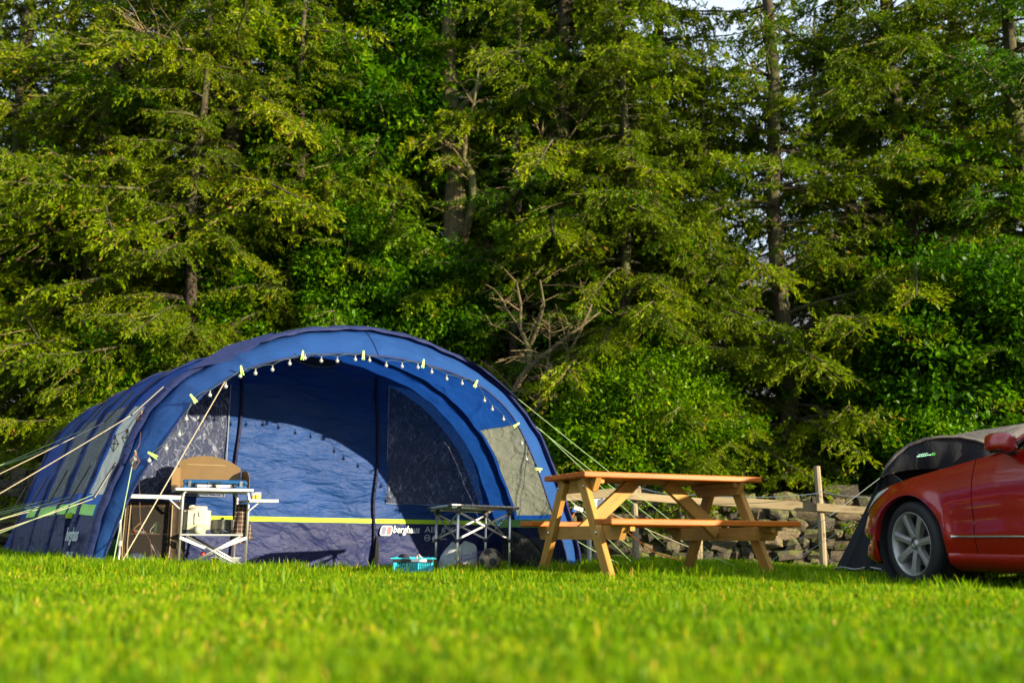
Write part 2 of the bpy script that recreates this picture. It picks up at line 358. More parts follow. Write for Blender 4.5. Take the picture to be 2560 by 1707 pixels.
def stone_wall(x0, x1, yf, top, label, seed, n_max):
    r = random.Random(seed); root = thing('dry_stone_wall', label, 'stone wall', ((x0+x1)/2, yf((x0+x1)/2), 0))
    core = MB(); n = 24; P0 = []; 
    for i in range(n):
        x = x0+(x1-x0)*i/(n-1); y = yf(x)+.22; zt = top(x)-.16
        P0.append([(x, y-.10, -.05), (x, y-.04, zt), (x, y+.45, zt), (x, y+.5, -.05)])
    core.grid(P0); core.build('rubble_core', plain('rubble', (.035, .03, .025), .95, bump=.8, bscale=25), root, True)
    z = .0; cnt = 0; rowi = 0
    while True:
        hrow = r.uniform(.10, .17)*(1.15 if rowi < 2 else 1)
        x = x0+r.uniform(-.1, 0); any_ = False
        while x < x1:
            wd = r.uniform(.13, .34) if r.random() > .15 else r.uniform(.34, .48)
            tz = top(x+wd/2)
            zz = z+r.uniform(-.02, .02)
            if zz+hrow < tz+.05:
                any_ = True
                h_ = hrow*r.uniform(.85, 1.25); k = r.randrange(14)
                o = link_mesh('stone', ROCKS[k], root, True); cnt += 1
                o.location = (x+wd/2, yf(x)+.16+.12*z+r.uniform(-.05, .05), zz+h_/2+g(x, yf(x))-.03)
                o.scale = (wd*1.06, r.uniform(.26, .36), h_*1.12); o.rotation_euler = (r.uniform(-.2, .2), r.uniform(-.16, .16), r.uniform(-.25, .25)+(math.pi if r.random() > .5 else 0))
            x += wd
        z += hrow; rowi += 1
        if not any_ or z > 1.6: break
    return root, cnt
wr_ = stone_wall(.55, 7.2, lambda x: 12.0+.1*x, lambda x: (1.02 if x < 1.7 else .9 if x < 3.4 else .98)+.07*math.sin(x*5)+.05*math.sin(x*11), 'grey mossy dry stone wall behind the picnic table', 3, 300)
wl_ = stone_wall(-8.2, -5.0, lambda x: 12.1-.1*(x+5), lambda x: 1.16+.07*math.sin(x*7), 'tall dry stone wall at the left behind the blue tent', 8, 100)
print('stones', wr_[1], wl_[1])
# ---------------------------------------------------------------- wooden fence before the wall
WEATHER = wood('weathered_wood', (.26, .205, .115), (.11, .085, .05), 0, .8, .85)
WEATHERZ = wood('weathered_post', (.23, .185, .115), (.09, .075, .05), 2, .8, .85)
fence = thing('wooden_fence', 'weathered post and rail fence in front of the stone wall', 'fence', (2.4, 11.4, 0))
def post(px, ytop, rad, Y=11.4):
    a_ = at(px[1], 1400, Y); a_.z = g(a_.x, Y)-.1; b_ = at(px[0], ytop, Y); mb = MB(); mid = a_.lerp(b_, .5)+Vector((.01, 0, 0))
    rad *= .86; mb.tube([a_, mid, b_], [rad*1.08, rad, rad*.92], 9); mb.build('post', WEATHERZ, fence, True)
post((1583, 1590), 1203, .045); post((1741, 1745), 1262, .062, 11.55); post((2042, 2058), 1165, .047); post((1488, 1490), 1228, .04, 11.7)
post((2230, 2230), 1170, .045)
def rail(p0, p1, Y=11.35, wd=.10, sh=0):
    a_, b_ = at(*p0, Y), at(*p1, Y+sh); mb = MB(); mb.beam(a_, b_, wd, .035, (0, 0, 1), .006); mb.build('rail', WEATHER, fence, True)
rail((1412, 1242), (1602, 1225), 11.50); rail((1566, 1238), (1765, 1256), 11.32, .085); rail((1770, 1250), (2075, 1270), 11.48, .105); rail((2040, 1267), (2330, 1289), 11.34, .09, .05)
for pl in (((1590, 1215), (1745, 1236)), ((1745, 1236), (2050, 1232)), ((2050, 1228), (2240, 1238))):
    mb = MB(); mb.tube(sag(at(*pl[0], 11.3), at(*pl[1], 11.3), .04), .004, 5); mb.build('wire', M['steel'], fence, True)
# small grey meter box and pole on the fence by the tent
bx = thing('socket_box', 'small white electric box behind the picnic table left leg', 'box', tuple(at(1487, 1262, 11.55)))
mb = MB(); mb.box((0, 0, .01), (.22, .10, .14), bev=.01); mb.build('box_body', M['white_metal'], bx)
mb = MB(); mb.box((0, 0, .085), (.24, .12, .02), bev=.005); mb.build('box_lid', M['white_metal'], bx)
mb = MB(); c0 = at(1475, 1320, 11.2); c0.z = g(c0.x, 11.2); mb.tube([c0+Vector((-.01, 0, -.1)), c0+Vector((-.01, 0, .55)), at(1487, 1275, 11.5)], .03, 8); mb.build('box_stand', M['aluminium'], bx, True)
plug = thing('plug', 'white and blue plug hanging by the left picnic table leg', 'plug', tuple(at(1445, 1272, 11)))
mb = MB(); mb.box((0, 0, 0), (.11, .05, .05), Matrix.Rotation(.3, 3, 'Y'), .01); mb.build('plug_body', M['white_metal'], plug)
mb = MB(); mb.box((-.045, 0, -.02), (.05, .045, .04), Matrix.Rotation(.3, 3, 'Y'), .008); mb.build('plug_cap', plain('plug_blue', (.03, .12, .4), .4), plug)
mb = MB(); q = [at(1437, 1280, 11), at(1425, 1303, 11), at(1460, 1325, 11.2), at(1505, 1282, 11.3), at(1535, 1297, 11), at(1580, 1340, 10.6), at(1640, 1380, 10.3), at(1702, 1400, 10.2)]
mb.tube([q[0], q[1], q[1].lerp(q[2], .6)], .006, 6); mb.tube([at(1500, 1265, 11.3), q[4]], .006, 6); mb.tube(bez(q[4], at(1570, 1335, 10.8), at(1640, 1382, 10.4))+[q[7]], .006, 6)
tag(mb.build('extension_cable', plain('orange_cable', (.75, .16, .02), .5)), 'orange electric cable looping behind the picnic table', 'cable')
# purple dome tent in the field behind
dt = thing('dome_tent', 'small purple grey dome tent in the field beyond the wall', 'tent', (6.0, 22, .1))
c = at(1905, 1240, 22); mb = MB(); P = []
for i in range(13):
    a = math.pi*i/12; P.append([(c.x+1.25*math.cos(a)*math.cos(b), 22+.9*math.sin(b)*1.0, .0+1.42*math.sin(a)**.8*max(.0, math.cos(b))**.5) for b in [math.pi*(j/8-.5) for j in range(9)]])
mb.grid(P); fl = mb.build('flysheet', fabric('purple_fly', (.16, .15, .32), .2), dt, True, True)
mb = MB(); mb.tube([(c.x+1.26*math.cos(math.pi*i/12), 21.95, 1.43*math.sin(math.pi*i/12)**.8) for i in range(13)], .02, 6); mb.build('pole', M['black_plastic'], dt, True)
# ---------------------------------------------------------------- trees
CON = leafmat('conifer_needles', [(0, (.022, .048, .001)), (.3, (.062, .110, .001)), (.55, (.125, .185, .001)), (.8, (.21, .25, .002)), (.95, (.20, .13, .01)), (1, (.22, .12, .02))], .32)
CON2 = leafmat('conifer_needles_green', [(0, (.014, .040, .001)), (.3, (.042, .11, .001)), (.65, (.090, .185, .001)), (1, (.17, .25, .003))], .32)
BRD = leafmat('broad_leaves', [(0, (.010, .038, .001)), (.3, (.028, .09, .001)), (.6, (.07, .18, .001)), (1, (.20, .32, .003))], .35, .42)
BRDY = leafmat('yellow_leaves', [(0, (.03, .08, .001)), (.35, (.08, .18, .001)), (.7, (.17, .27, .001)), (1, (.30, .34, .003))], .38, .42)
def barkmat(name, c1, c2):
    t = NT(name); co = t.coord((9, 9, 2.2)); n_ = t.noise(2, 8, .7, .5, co); n2 = t.noise(1.2, 4, .6, 0, t.coord())
    c = t.ramp(n_, [(.35, c2), (.6, c1), (.8, mix3(c1, 1.5))]); mr = t.ramp(n2, [(.45, (0, 0, 0)), (.65, (1, 1, 1))])
    mx = t.n('ShaderNodeMixRGB'); t.l(mr, mx.inputs[0]); t.l(c, mx.inputs[1]); mx.inputs[2].default_value = (.09, .10, .03, 1)
    p = t.n('ShaderNodeBsdfPrincipled', Roughness=.95); t.l(mx.outputs[0], p.inputs['Base Color']); t.l(t.bump(n_, 1, .03), p.inputs['Normal']); return t.done(p.outputs[0])
BARK = barkmat('spruce_bark', (.055, .037, .022), (.016, .012, .008))
PALE = barkmat('pale_bark', (.20, .155, .085), (.08, .06, .032))
TWIG = plain('dry_twigs', (.17, .13, .06), .9, var=.45, nscale=3)
def kites(p, d, nrm, L, W, tint):
    """numpy kites; p,d,nrm (n,3)"""
    d = d/np.linalg.norm(d, axis=1, keepdims=True); w = np.cross(d, nrm); w /= np.maximum(np.linalg.norm(w, axis=1, keepdims=True), 1e-6)
    L = L[:, None]; W = W[:, None]*.5; m_ = p+d*L*.45; up = np.cross(w, d)*L*.06
    v = np.stack([p, m_+w*W-up, p+d*L, m_-w*W-up], 1).reshape(-1, 3); return v, np.repeat(tint, 4)
def leaf_mesh(name, V, T, mat):
    n = len(V)//4; me = bpy.data.meshes.new(name); me.vertices.add(n*4); me.vertices.foreach_set('co', V.astype(np.float32).ravel())
    me.loops.add(n*4); me.loops.foreach_set('vertex_index', np.arange(n*4, dtype=np.int32)); me.polygons.add(n)
    me.polygons.foreach_set('loop_start', np.arange(0, n*4, 4, dtype=np.int32)); me.update(calc_edges=True)
    a_ = me.attributes.new('tint', 'FLOAT', 'POINT'); a_.data.foreach_set('value', T.astype(np.float32)); me.materials.append(mat); return me
def tube_np(mb, P, r0, r1, n=4):
    mb.tube(P, [r0+(r1-r0)*i/(len(P)-1) for i in range(len(P))], n, False)
def conifer(seed, H, R0, rt, dens=1.0, droop=1.0, z0=.5, dead=.0, gap=1.0):
    r = np.random.RandomState(seed); V = []; T = []; limbs = MB(); twigs = MB()
    trunk = MB(); pts_ = [Vector((.06*math.sin(i*.9+seed), .06*math.cos(i*1.3), i*H/14)) for i in range(15)]
    trunk.tube(pts_, [rt*(1-.9*i/14)+.01 for i in range(15)], 10)
    z = z0
    while z < H-.3:
        nb = r.randint(3, 6)
        for b in range(nb):
            ph = r.uniform(0, 2*math.pi); k = 1-(z/H)**1.5; L = R0*max(.25, k)*r.uniform(.55, 1.25)
            dv = np.array([math.cos(ph), math.sin(ph), 0]); lat = np.array([-dv[1], dv[0], 0]); ns = 9
            s_ = np.linspace(0, 1, ns+1); up = r.uniform(.05, .35); dr = r.uniform(.35, .75)*droop
            C_ = dv[None]*(L*s_)[:, None]; C_[:, 2] = z+L*(up*s_-dr*s_**2+.22*s_**4); C_ += lat[None]*(r.uniform(-.15, .15)*L*s_**2)[:, None]
            tube_np(limbs, [Vector(q) for q in C_], .028*L/2+.006, .005, 4)
            isdead = r.rand() < dead*(1.6 if z < H*.45 else .5)
            nsec = int(L/.062*dens); t_ = 1-.86*r.rand(nsec)**1.25; t_.sort()
            idx = np.minimum((t_*ns).astype(int), ns-1); fr = (t_*ns-idx)[:, None]; B = C_[idx]*(1-fr)+C_[idx+1]*fr
            sg = np.where(r.rand(nsec) > .5, 1, -1); sl = L*.34*(1.08-t_*.75)*r.uniform(.6, 1.3, nsec)
            D = dv[None]*r.uniform(.35, .9, nsec)[:, None]+lat[None]*(sg*r.uniform(.5, 1.0, nsec))[:, None]; D[:, 2] = r.uniform(-.75, .02, nsec)*droop
            D /= np.linalg.norm(D, axis=1, keepdims=True)
            if isdead:
                for q in range(0, nsec, 1):
                    e = B[q]+D[q]*sl[q]; mmid = (B[q]+e)/2+r.normal(0, .03, 3); limb_ = [Vector(B[q]), Vector(mmid), Vector(e)]; tube_np(twigs, limb_, .006, .0025, 3)
                    for kk in range(5):
                        f0 = B[q]+(e-B[q])*r.uniform(.3, .9); tube_np(twigs, [Vector(f0), Vector(f0+(D[q]+r.normal(0, .5, 3))*sl[q]*.35)], .0035, .0015, 3)
                continue
            # fingers along secondaries
            nf = np.maximum((sl/.0145).astype(int), 8); tot = nf.sum(); rep = np.repeat(np.arange(nsec), nf)
            u_ = r.uniform(.05, 1.0, tot); base = B[rep]+D[rep]*(u_*sl[rep])[:, None]; base[:, 2] -= (u_**2*sl[rep]*.30*droop)
            fd = D[rep]*.8+r.normal(0, .48, (tot, 3)); fd[:, 2] -= .22*droop
            base += r.normal(0, .014, (tot, 3))
            nr = r.normal(0, .6, (tot, 3)); nr[:, 2] += .8
            LL = r.uniform(.035, .105, tot); WW = LL*r.uniform(.26, .42, tot)
            tt = np.clip(.20+.34*r.rand()+r.normal(0, .08, tot)+.14*u_, 0, .88)
            br = r.rand(tot) < .03; tt[br] = r.uniform(.93, 1.0, br.sum())
            v, t2 = kites(base, fd, nr, LL, WW, tt); V.append(v); T.append(t2)
            for q in range(0, nsec, 2): tube_np(twigs, [Vector(B[q]), Vector(B[q]+D[q]*sl[q]*.9-np.array([0, 0, sl[q]*.25*droop]))], .0045, .002, 3)
        z += r.uniform(.2, .36)*gap
    return trunk, limbs, twigs, np.concatenate(V), np.concatenate(T)
def conifer_set(seed, mat, bark, **kw):
    tr, li, tw, V, T = conifer(seed, **kw); out = {}
    a = tr.mesh('trunk', True); a.materials.append(bark); b = li.mesh('limbs', True); b.materials.append(bark)
    c_ = tw.mesh('twigs'); c_.materials.append(TWIG); d = leaf_mesh('needles', V, T, mat); return a, b, c_, d
CS = [conifer_set(1, CON, BARK, H=16, R0=3.0, rt=.17, dens=1.15), conifer_set(2, CON2, BARK, H=16, R0=2.8, rt=.15, dens=1.1, droop=.8),
      conifer_set(3, CON, BARK, H=15, R0=2.2, rt=.145, dens=1.0, dead=.01, gap=1.25, z0=1.0), conifer_set(4, CON, BARK, H=16.5, R0=3.1, rt=.18, dens=1.15, droop=1.1)]
print('conifer kites', [len(s_[3].polygons) for s_ in CS], 'twigs', [len(s_[2].polygons) for s_ in CS])
def place_conifer(k, px, Y, label, s_=1.0, rz=0, name='spruce_tree'):
    x = (px-1280)/2489*Y; z = g(min(max(x, -14), 14), min(Y, 16))
    root = thing(name, label, 'tree', (x, Y, z-.1), rz, 'conifers in the row behind the wall'); root.scale = (s_, s_, s_)
    for nm, me_ in zip(('trunk', 'limbs', 'twigs', 'needles'), CS[k]):
        o = link_mesh(nm, me_, root)
        if nm in ('limbs', 'twigs', 'needles'): o['kind'] = 'stuff'
    return root
def broad(seed, n_cl, rad, leaf=.095, per=72, spread=.15, holes=0):
    r = np.random.RandomState(seed); d = r.normal(0, 1, (n_cl, 3)); d /= np.linalg.norm(d, axis=1, keepdims=True)
    rr = (r.rand(n_cl)**.45)*(1+.18*np.sin(d[:, 0]*5+seed)*np.cos(d[:, 2]*4)); c_ = d*rr[:, None]*np.array(rad)[None]
    n = n_cl*per; rep = np.repeat(np.arange(n_cl), per); p_ = c_[rep]+r.normal(0, spread, (n, 3))*np.array([1, 1, .6])
    out = d[rep]*.6+r.normal(0, .7, (n, 3)); out[:, 2] -= .25; nr = r.normal(0, .45, (n, 3))+d[rep]*.4; nr[:, 2] += .7
    L = leaf*r.uniform(.6, 1.35, n); W = L*r.uniform(.42, .6, n); tt = np.clip(.40+.20*np.repeat(r.normal(0, 1, n_cl), per)+r.normal(0, .10, n), 0, 1)
    V, T = kites(p_, out, nr, L, W, tt)
    st = MB(); br = MB(); base = Vector((0, 0, -rad[2]))
    for i in range(0, n_cl, 5):
        e = Vector(c_[i]); st.tube(bez(base+Vector((r.normal(0, .12), r.normal(0, .12), 0)), Vector((e.x*.25, e.y*.25, e.z*.2-rad[2]*.3)), e, 6), [.022-.0025*q for q in range(7)], 4, False)
    return st, V, T
def broad_set(seed, mat, n_cl, rad, **kw):
    st, V, T = broad(seed, n_cl, rad, **kw); a = st.mesh('stems', True); a.materials.append(BARK); return a, leaf_mesh('leaves', V, T, mat), rad
BS = [broad_set(21, BRD, 330, (1.3, 1.0, 1.9)), broad_set(22, BRD, 290, (1.6, 1.0, 1.2)), broad_set(23, BRDY, 340, (1.3, .8, 1.1), leaf=.065, spread=.13)]
def place_broad(k, px, py, Y, label, s_=1.0, rz=0, name='leafy_bush', mat=None, sx=1.0):
    c_ = at(px, py, Y); root = thing(name, label, 'bush' if name == 'leafy_bush' else 'tree', (c_.x, Y, max(c_.z, 0)), rz, 'broad leaved growth among the conifers'); root.scale = (s_*sx, s_, s_)
    o = link_mesh('stems', BS[k][0], root); o = link_mesh('leaves', BS[k][1], root); o['kind'] = 'stuff'
    return root
conifers = [(3, -60, 15.2, 'olive spruce at the far left edge of the photo', 1.0), (0, 175, 14.7, 'spruce with dark trunk behind the left end of the tent', 1.0),
 (1, 345, 15.6, 'dark spruce between the two left spruce trunks', 1.0), (3, 520, 14.6, 'tall spruce with the pale sunlit upper trunk above the tent', 1.05),
 (2, 715, 16.2, 'thin spruce behind the tent roof, left of its middle', 1.0), (1, 880, 15.6, 'spruce with deep shade right above the tent peak', 1.0),
 (0, 1180, 15.9, 'bushy spruce beside the thick pale trunk', .95), (3, 1410, 14.6, 'spruce with brown dead boughs above the picnic table left end', .95),
 (1, 1580, 15.6, 'dark green spruce above the middle of the picnic table', 1.0), (0, 1675, 14.9, 'spruce just left of the sky gap', .92),
 (2, 1985, 14.0, 'dark bare lower trunk spruce standing in the sky gap', 1.0), (1, 2190, 16.2, 'spruce right of the bare dark trunk', 1.0),
 (0, 2330, 14.6, 'green spruce above the black awning', 1.0), (3, 430, 13.6, 'young olive spruce whose boughs hang over the left of the tent', .62), (0, 700, 14.2, 'young spruce bough mass left above the tent peak', .66), (1, 1290, 14.2, 'young spruce right of the thick pale trunk', .62), (3, 1580, 13.7, 'young spruce with boughs reaching over the picnic table', .62), (0, 1800, 13.9, 'young spruce left of the bare dark trunk', .5),
 (0, 2110, 14.6, 'young spruce right beside the bare dark trunk', .55), (3, 2500, 15.8, 'spruce above the red car mirror', 1.0), (1, 2660, 14.0, 'spruce at the far right edge of the photo', 1.0),
 (0, 250, 17.6, 'shaded spruce of the back row between the left trunks', 1.1), (3, 800, 18.0, 'shaded spruce of the back row above the tent peak', 1.1), (1, 1260, 17.6, 'shaded spruce of the back row right of the thick pale trunk', 1.1), (2, 60, 17.5, 'shaded spruce of the back row, far left', 1.1), (1, 620, 18.4, 'shaded spruce of the back row behind the tent', 1.1), (0, 1030, 18.8, 'shaded spruce of the back row left of the thick pale trunk', 1.1),
 (3, 1500, 18.6, 'shaded spruce of the back row above the table', 1.1), (2, 2420, 19, 'shaded spruce of the back row above the car', 1.1)]
for i, (k, px, Y, lb, s_) in enumerate(conifers): place_conifer(k, px, Y, lb, s_, i*1.37)
broads = [(0, 330, 1000, 13.3, 'dark leafy bush between spruces at the upper left of the tent', .65, 0), (0, 590, 800, 14.2, 'broad leaved tree growth left of the tent peak', .7, 1),
 (0, 870, 700, 14.0, 'bright leafy bush directly above the tent top', .7, 2), (1, 1000, 330, 15.2, 'high dark leafy mass in the upper middle', 1.2, .5), (0, 760, 330, 15.4, 'high shaded leafy mass left of the upper middle', 1.1, 1.5),
 (1, 1060, 760, 14.2, 'leafy bush round the foot of the thick pale trunk', .8, .3), (2, 1640, 1060, 12.9, 'yellow green sunlit bush behind the picnic table', 1.0, .4), (2, 1480, 1130, 12.95, 'low yellow green bush behind the table left end', .8, 2.4),
 (1, 1560, 1180, 13.3, 'dark green bush low behind the stone wall', .9, 1.1), (0, 2330, 900, 13.4, 'large leafy tree above the black awning', 1.0, 2.2), (1, 2200, 1010, 14.3, 'leafy bush left of the black awning top', .95, 0),
 (1, 2530, 840, 13.2, 'leafy bush over the car roof', .9, 1.9), (1, 60, 700, 15.2, 'dark leafy mass at the left edge', 1.1, .8), (0, 1340, 800, 15.2, 'leafy growth behind the forked bare stems', .95, 2.9),
 (1, 2250, 1150, 13.2, 'low leafy bush behind the black awning', .7, 2.0)]
for k, px, py, Y, lb, s_, rz in broads: place_broad(k, px, py, Y, lb, s_, rz)
# thick pale trunk (sycamore) with its own crown high up
def P2(px, py, Y): return at(px, py, Y)
syc = thing('sycamore_tree', 'thick pale flaking trunk rising behind the tent peak', 'tree', (P2(1130, 1390, 14.6).x, 14.6, 0))
mb = MB(); mb.tube([P2(1135, 1395, 14.6), P2(1133, 1100, 14.6), P2(1130, 850, 14.6), P2(1134, 700, 14.6), P2(1140, 420, 14.7), P2(1120, 180, 14.8), P2(1128, -120, 14.8)], [.25, .22, .2, .2, .16, .13, .1], 14); mb.build('trunk', PALE, syc, True, True)
mb = MB()
for q in ([(1150, 690), (1200, 655), (1260, 640)], [(1140, 760), (1190, 740), (1240, 725)], [(1135, 420), (1080, 330), (1010, 260)], [(1130, 300), (1210, 200), (1270, 120)]):
    mb = MB(); mb.tube([P2(x, y_, 14.55) for x, y_ in q], [.06, .045, .02], 7); mb.build('limb', PALE, syc, True, True)
V, T = broad(31, 300, (2.2, 1.4, 1.6))[1:]; V = V+np.array([P2(1130, -200, 15.2).x, 15.2, 9.6]); o = link_mesh('leaves', leaf_mesh('leaves', V, T, BRD), syc, True); o['kind'] = 'stuff'
# bare forked stems between tent and table
def stems(name, label, paths, Y, mat, twn, seed, cr):
    r = random.Random(seed); root = thing(name, label, 'tree', (at(*paths[0][0][:2], Y).x, Y, 0)); mb = MB(); tw = MB()
    for p_ in paths:
        P = [at(x, y_, Y+dy) for x, y_, rad, dy in p_]; mb.tube(P, [q[2]*.68 for q in p_], 7)
        for i in range(len(P)-1):
            for k in range(twn):
                b = P[i].lerp(P[i+1], r.random()); d = Vector((r.uniform(-1, 1), r.uniform(-1, .3), r.uniform(-.2, .9))).normalized()*r.uniform(.25, .8)
                e = b+d+Vector((0, 0, -.05)); tw.tube([b, b.lerp(e, .5)+Vector((0, 0, .05)), e], [.006, .004, .002], 3)
                for q in range(3):
                    f0 = b.lerp(e, r.uniform(.3, .95)); tw.tube([f0, f0+Vector((r.uniform(-1, 1), r.uniform(-1, 1), r.uniform(-.4, .8)))*.16], [.004, .002], 3)
    mb.build('trunk', mat, root, True, True); o = tw.build('twigs', TWIG, root, True, fix=False); o['kind'] = 'stuff'; return root
TAN = barkmat('tan_bark', (.13, .095, .042), (.045, .034, .018))
stems('bare_branched_tree', 'forked bare tan stem rising right of the tent roof', [[(1270, 1010, .075, .2), (1300, 950, .07, 0), (1325, 915, .062, 0), (1322, 870, .05, 0), (1300, 820, .04, 0), (1302, 760, .03, 0), (1290, 700, .02, 0)],
  [(1322, 870, .045, 0), (1345, 820, .035, 0), (1360, 760, .028, 0), (1350, 700, .018, 0)], [(1325, 915, .05, 0), (1370, 880, .045, -.1), (1420, 840, .035, -.2), (1500, 780, .02, -.3)], [(1300, 820, .02, 0), (1265, 770, .012, 0), (1250, 730, .008, 0)]], 13.0, TAN, 3, 4, 0)
stems('bare_branched_tree', 'pair of thin pale bare stems right of the forked stem', [[(1330, 1040, .05, 0), (1365, 990, .045, 0), (1410, 910, .038, 0), (1450, 830, .03, 0), (1480, 760, .018, 0)], [(1335, 1030, .03, .1), (1365, 930, .026, .1), (1375, 870, .02, .1), (1372, 800, .012, .1)],
  [(1375, 1000, .014, 0), (1460, 990, .01, -.1), (1545, 985, .007, -.2)]], 12.85, TAN, 3, 6, 0)
stems('bare_branched_tree', 'crooked brown trunk slanting up through the upper middle', [[(1150, 640, .09, .3), (1185, 500, .1, 0), (1180, 440, .085, 0), (1160, 400, .07, 0), (1165, 330, .05, 0), (1185, 260, .035, 0), (1200, 150, .02, 0)],
  [(1235, 580, .075, .3), (1290, 480, .07, 0), (1340, 440, .05, 0), (1352, 380, .035, 0), (1358, 300, .02, 0)], [(1340, 440, .03, 0), (1420, 350, .022, -.1), (1480, 260, .012, -.2)]], 14.1, TAN, 5, 9, 0)
stems('dead_bough', 'bleached dead bough with twigs high on the left', [[(300, 100, .02, 0), (340, 95, .022, 0), (370, 93, .022, 0), (415, 118, .018, 0), (480, 125, .02, 0)], [(385, 110, .012, 0), (400, 135, .008, 0)], [(340, 180, .01, 0), (310, 110, .018, 0)]], 13.0, PALE, 4, 12, 0)
stems('dead_bough', 'dark dead bough arching right of the bare spruce trunk', [[(2010, 650, .05, 0), (2050, 690, .045, 0), (2100, 720, .035, 0), (2190, 775, .02, -.1)], [(2100, 720, .02, 0), (2160, 740, .012, 0), (2230, 745, .008, 0)]], 14.6, BARK, 3, 15, 0)
# ---------------------------------------------------------------- the big blue tent
BLUE = (.010, .055, .27); NAVY = (.017, .026, .092)
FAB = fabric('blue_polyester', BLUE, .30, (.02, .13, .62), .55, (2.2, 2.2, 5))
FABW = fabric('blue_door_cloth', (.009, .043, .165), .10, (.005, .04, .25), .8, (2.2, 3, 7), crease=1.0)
FABD = fabric('navy_sleeve_cloth', NAVY, .12, (.04, .04, .2), .6, (3, 3, 9))
FABM = fabric('navy_skirt_cloth', (.015, .022, .078), .04, None, 1.0, (2.5, 3, 3.5), crease=1.2)
LIME = fabric('lime_reflective_band', (.42, .66, .03), .1, None, .4)
LIMEG = fabric('lime_band_shaded', (.34, .68, .16), .1, None, .4)  # same lime band with its shade mixed into the colour
GREY = fabric('grey_privacy_curtain', (.42, .46, .44), .25, (.45, .5, .46), .9, (3, 3, 8), crease=.8)
def pvc(name, tint, alpha, rough=.16, scr=.5):
    t = NT(name); co = t.coord((3, 3, 2.2)); n1 = t.noise(3.2, 7, .68, 3.5, co); n2 = t.noise(14, 4, .6, 2.0, co)
    v = t.n('ShaderNodeTexVoronoi', feature='DISTANCE_TO_EDGE'); v.inputs['Scale'].default_value = 9; mp = t.n('ShaderNodeMapping'); mp.inputs['Scale'].default_value = (1, 1, .35); mp.inputs['Rotation'].default_value = (0, .7, 0)
    mw = t.n('ShaderNodeMixRGB'); mw.inputs[0].default_value = .22; nc = t.n('ShaderNodeTexNoise'); nc.inputs['Scale'].default_value = 3; t.l(co, nc.inputs['Vector']); t.l(co, mw.inputs[1]); t.l(nc.outputs['Color'], mw.inputs[2]); t.l(mw.outputs[0], mp.inputs[0]); t.l(mp.outputs[0], v.inputs['Vector'])
    crease = t.ramp(v.outputs['Distance'], [(0, (1, 1, 1)), (.035, (0, 0, 0))])
    b = t.bump(n1, 1, .09); b = t.bump(n2, .8, .015, b); b = t.bump(crease, .8, .01, b)
    p = t.n('ShaderNodeBsdfPrincipled', Roughness=rough); p.inputs['Specular IOR Level'].default_value = .9; t.l(b, p.inputs['Normal'])
    tr = t.n('ShaderNodeBsdfTransparent'); tr.inputs[0].default_value = (.75, .8, .85, 1)
    # paler, denser creases: crinkle highlights painted into the film colour
    ms = t.n('ShaderNodeMath', operation='MULTIPLY'); t.l(crease, ms.inputs[0]); t.l(t.ramp(n1, [(.42, (0, 0, 0)), (.6, (1, 1, 1))]), ms.inputs[1])
    
    fls = []  # pale streaks painted as glints off the crinkled film
    for ang, th in ((.75, .59), (-.6, .60), (.1, .62)):
        mpa = t.n('ShaderNodeMapping'); mpa.inputs['Rotation'].default_value = (0, ang, 0); mpb = t.n('ShaderNodeMapping'); mpb.inputs['Scale'].default_value = (50, 50, 4.0)
        tcx = t.n('ShaderNodeTexCoord'); t.l(tcx.outputs['Object'], mpa.inputs[0]); t.l(mpa.outputs[0], mpb.inputs[0]); nn = t.noise(1.0, 3, .6, .9, mpb.outputs[0])
        msk = t.ramp(t.noise(2.3+ang, 2, .5, 0, mpa.outputs[0]), [(.44, (0, 0, 0)), (.56, (1, 1, 1))]); q1 = t.n('ShaderNodeMath', operation='MULTIPLY'); t.l(t.ramp(nn, [(th, (0, 0, 0)), (th+.05, (1, 1, 1))]), q1.inputs[0]); t.l(msk, q1.inputs[1]); fls.append(q1.outputs[0])
    a1 = t.n('ShaderNodeMath', operation='MAXIMUM'); t.l(fls[0], a1.inputs[0]); t.l(fls[1], a1.inputs[1]); a2 = t.n('ShaderNodeMath', operation='MAXIMUM'); t.l(a1.outputs[0], a2.inputs[0]); t.l(fls[2], a2.inputs[1]); fl = a2.outputs[0]
    mf_ = t.n('ShaderNodeMath', operation='MULTIPLY'); t.l(fl, mf_.inputs[0]); t.l(t.ramp(n1, [(.42, (0, 0, 0)), (.54, (1, 1, 1))]), mf_.inputs[1])
    mxx = t.n('ShaderNodeMath', operation='MAXIMUM'); t.l(ms.outputs[0], mxx.inputs[0]); t.l(mf_.outputs[0], mxx.inputs[1]); ms = mxx
    t.l(t.ramp(ms.outputs[0], [(0, tint), (1, (.50, .55, .66))]), p.inputs['Base Color'])
    ma = t.n('ShaderNodeMath', operation='MULTIPLY_ADD', use_clamp=True); t.l(ms.outputs[0], ma.inputs[0]); ma.inputs[1].default_value = scr; ma.inputs[2].default_value = alpha
    mx = t.n('ShaderNodeMixShader'); t.l(ma.outputs[0], mx.inputs[0]); t.l(tr.outputs[0], mx.inputs[1]); t.l(p.outputs[0], mx.inputs[2]); return t.done(mx.outputs[0])
PVC = pvc('crinkled_clear_pvc', (.075, .10, .20), .72, .16, .3)
PVCS = pvc('side_window_pvc', (.30, .33, .31), .8)
PVCG = fabric('grey_window_film', (.13, .15, .12), .4, (.36, .39, .32), .9, (3, 3, 8), crease=1.0, rough=.3)
tent = thing('tunnel_tent', 'large blue tunnel tent with open arched porch and lime bands', 'tent', (-3.02+2.215*math.cos(TA), 7.2+2.215*math.sin(TA), 0), TA)
TM = M4(tent); TMI = TM.inverted(); TC = TM.translation; tw_ = Vector((math.cos(TA), math.sin(TA), 0)); ta_ = Vector((-math.sin(TA), math.cos(TA), 0))
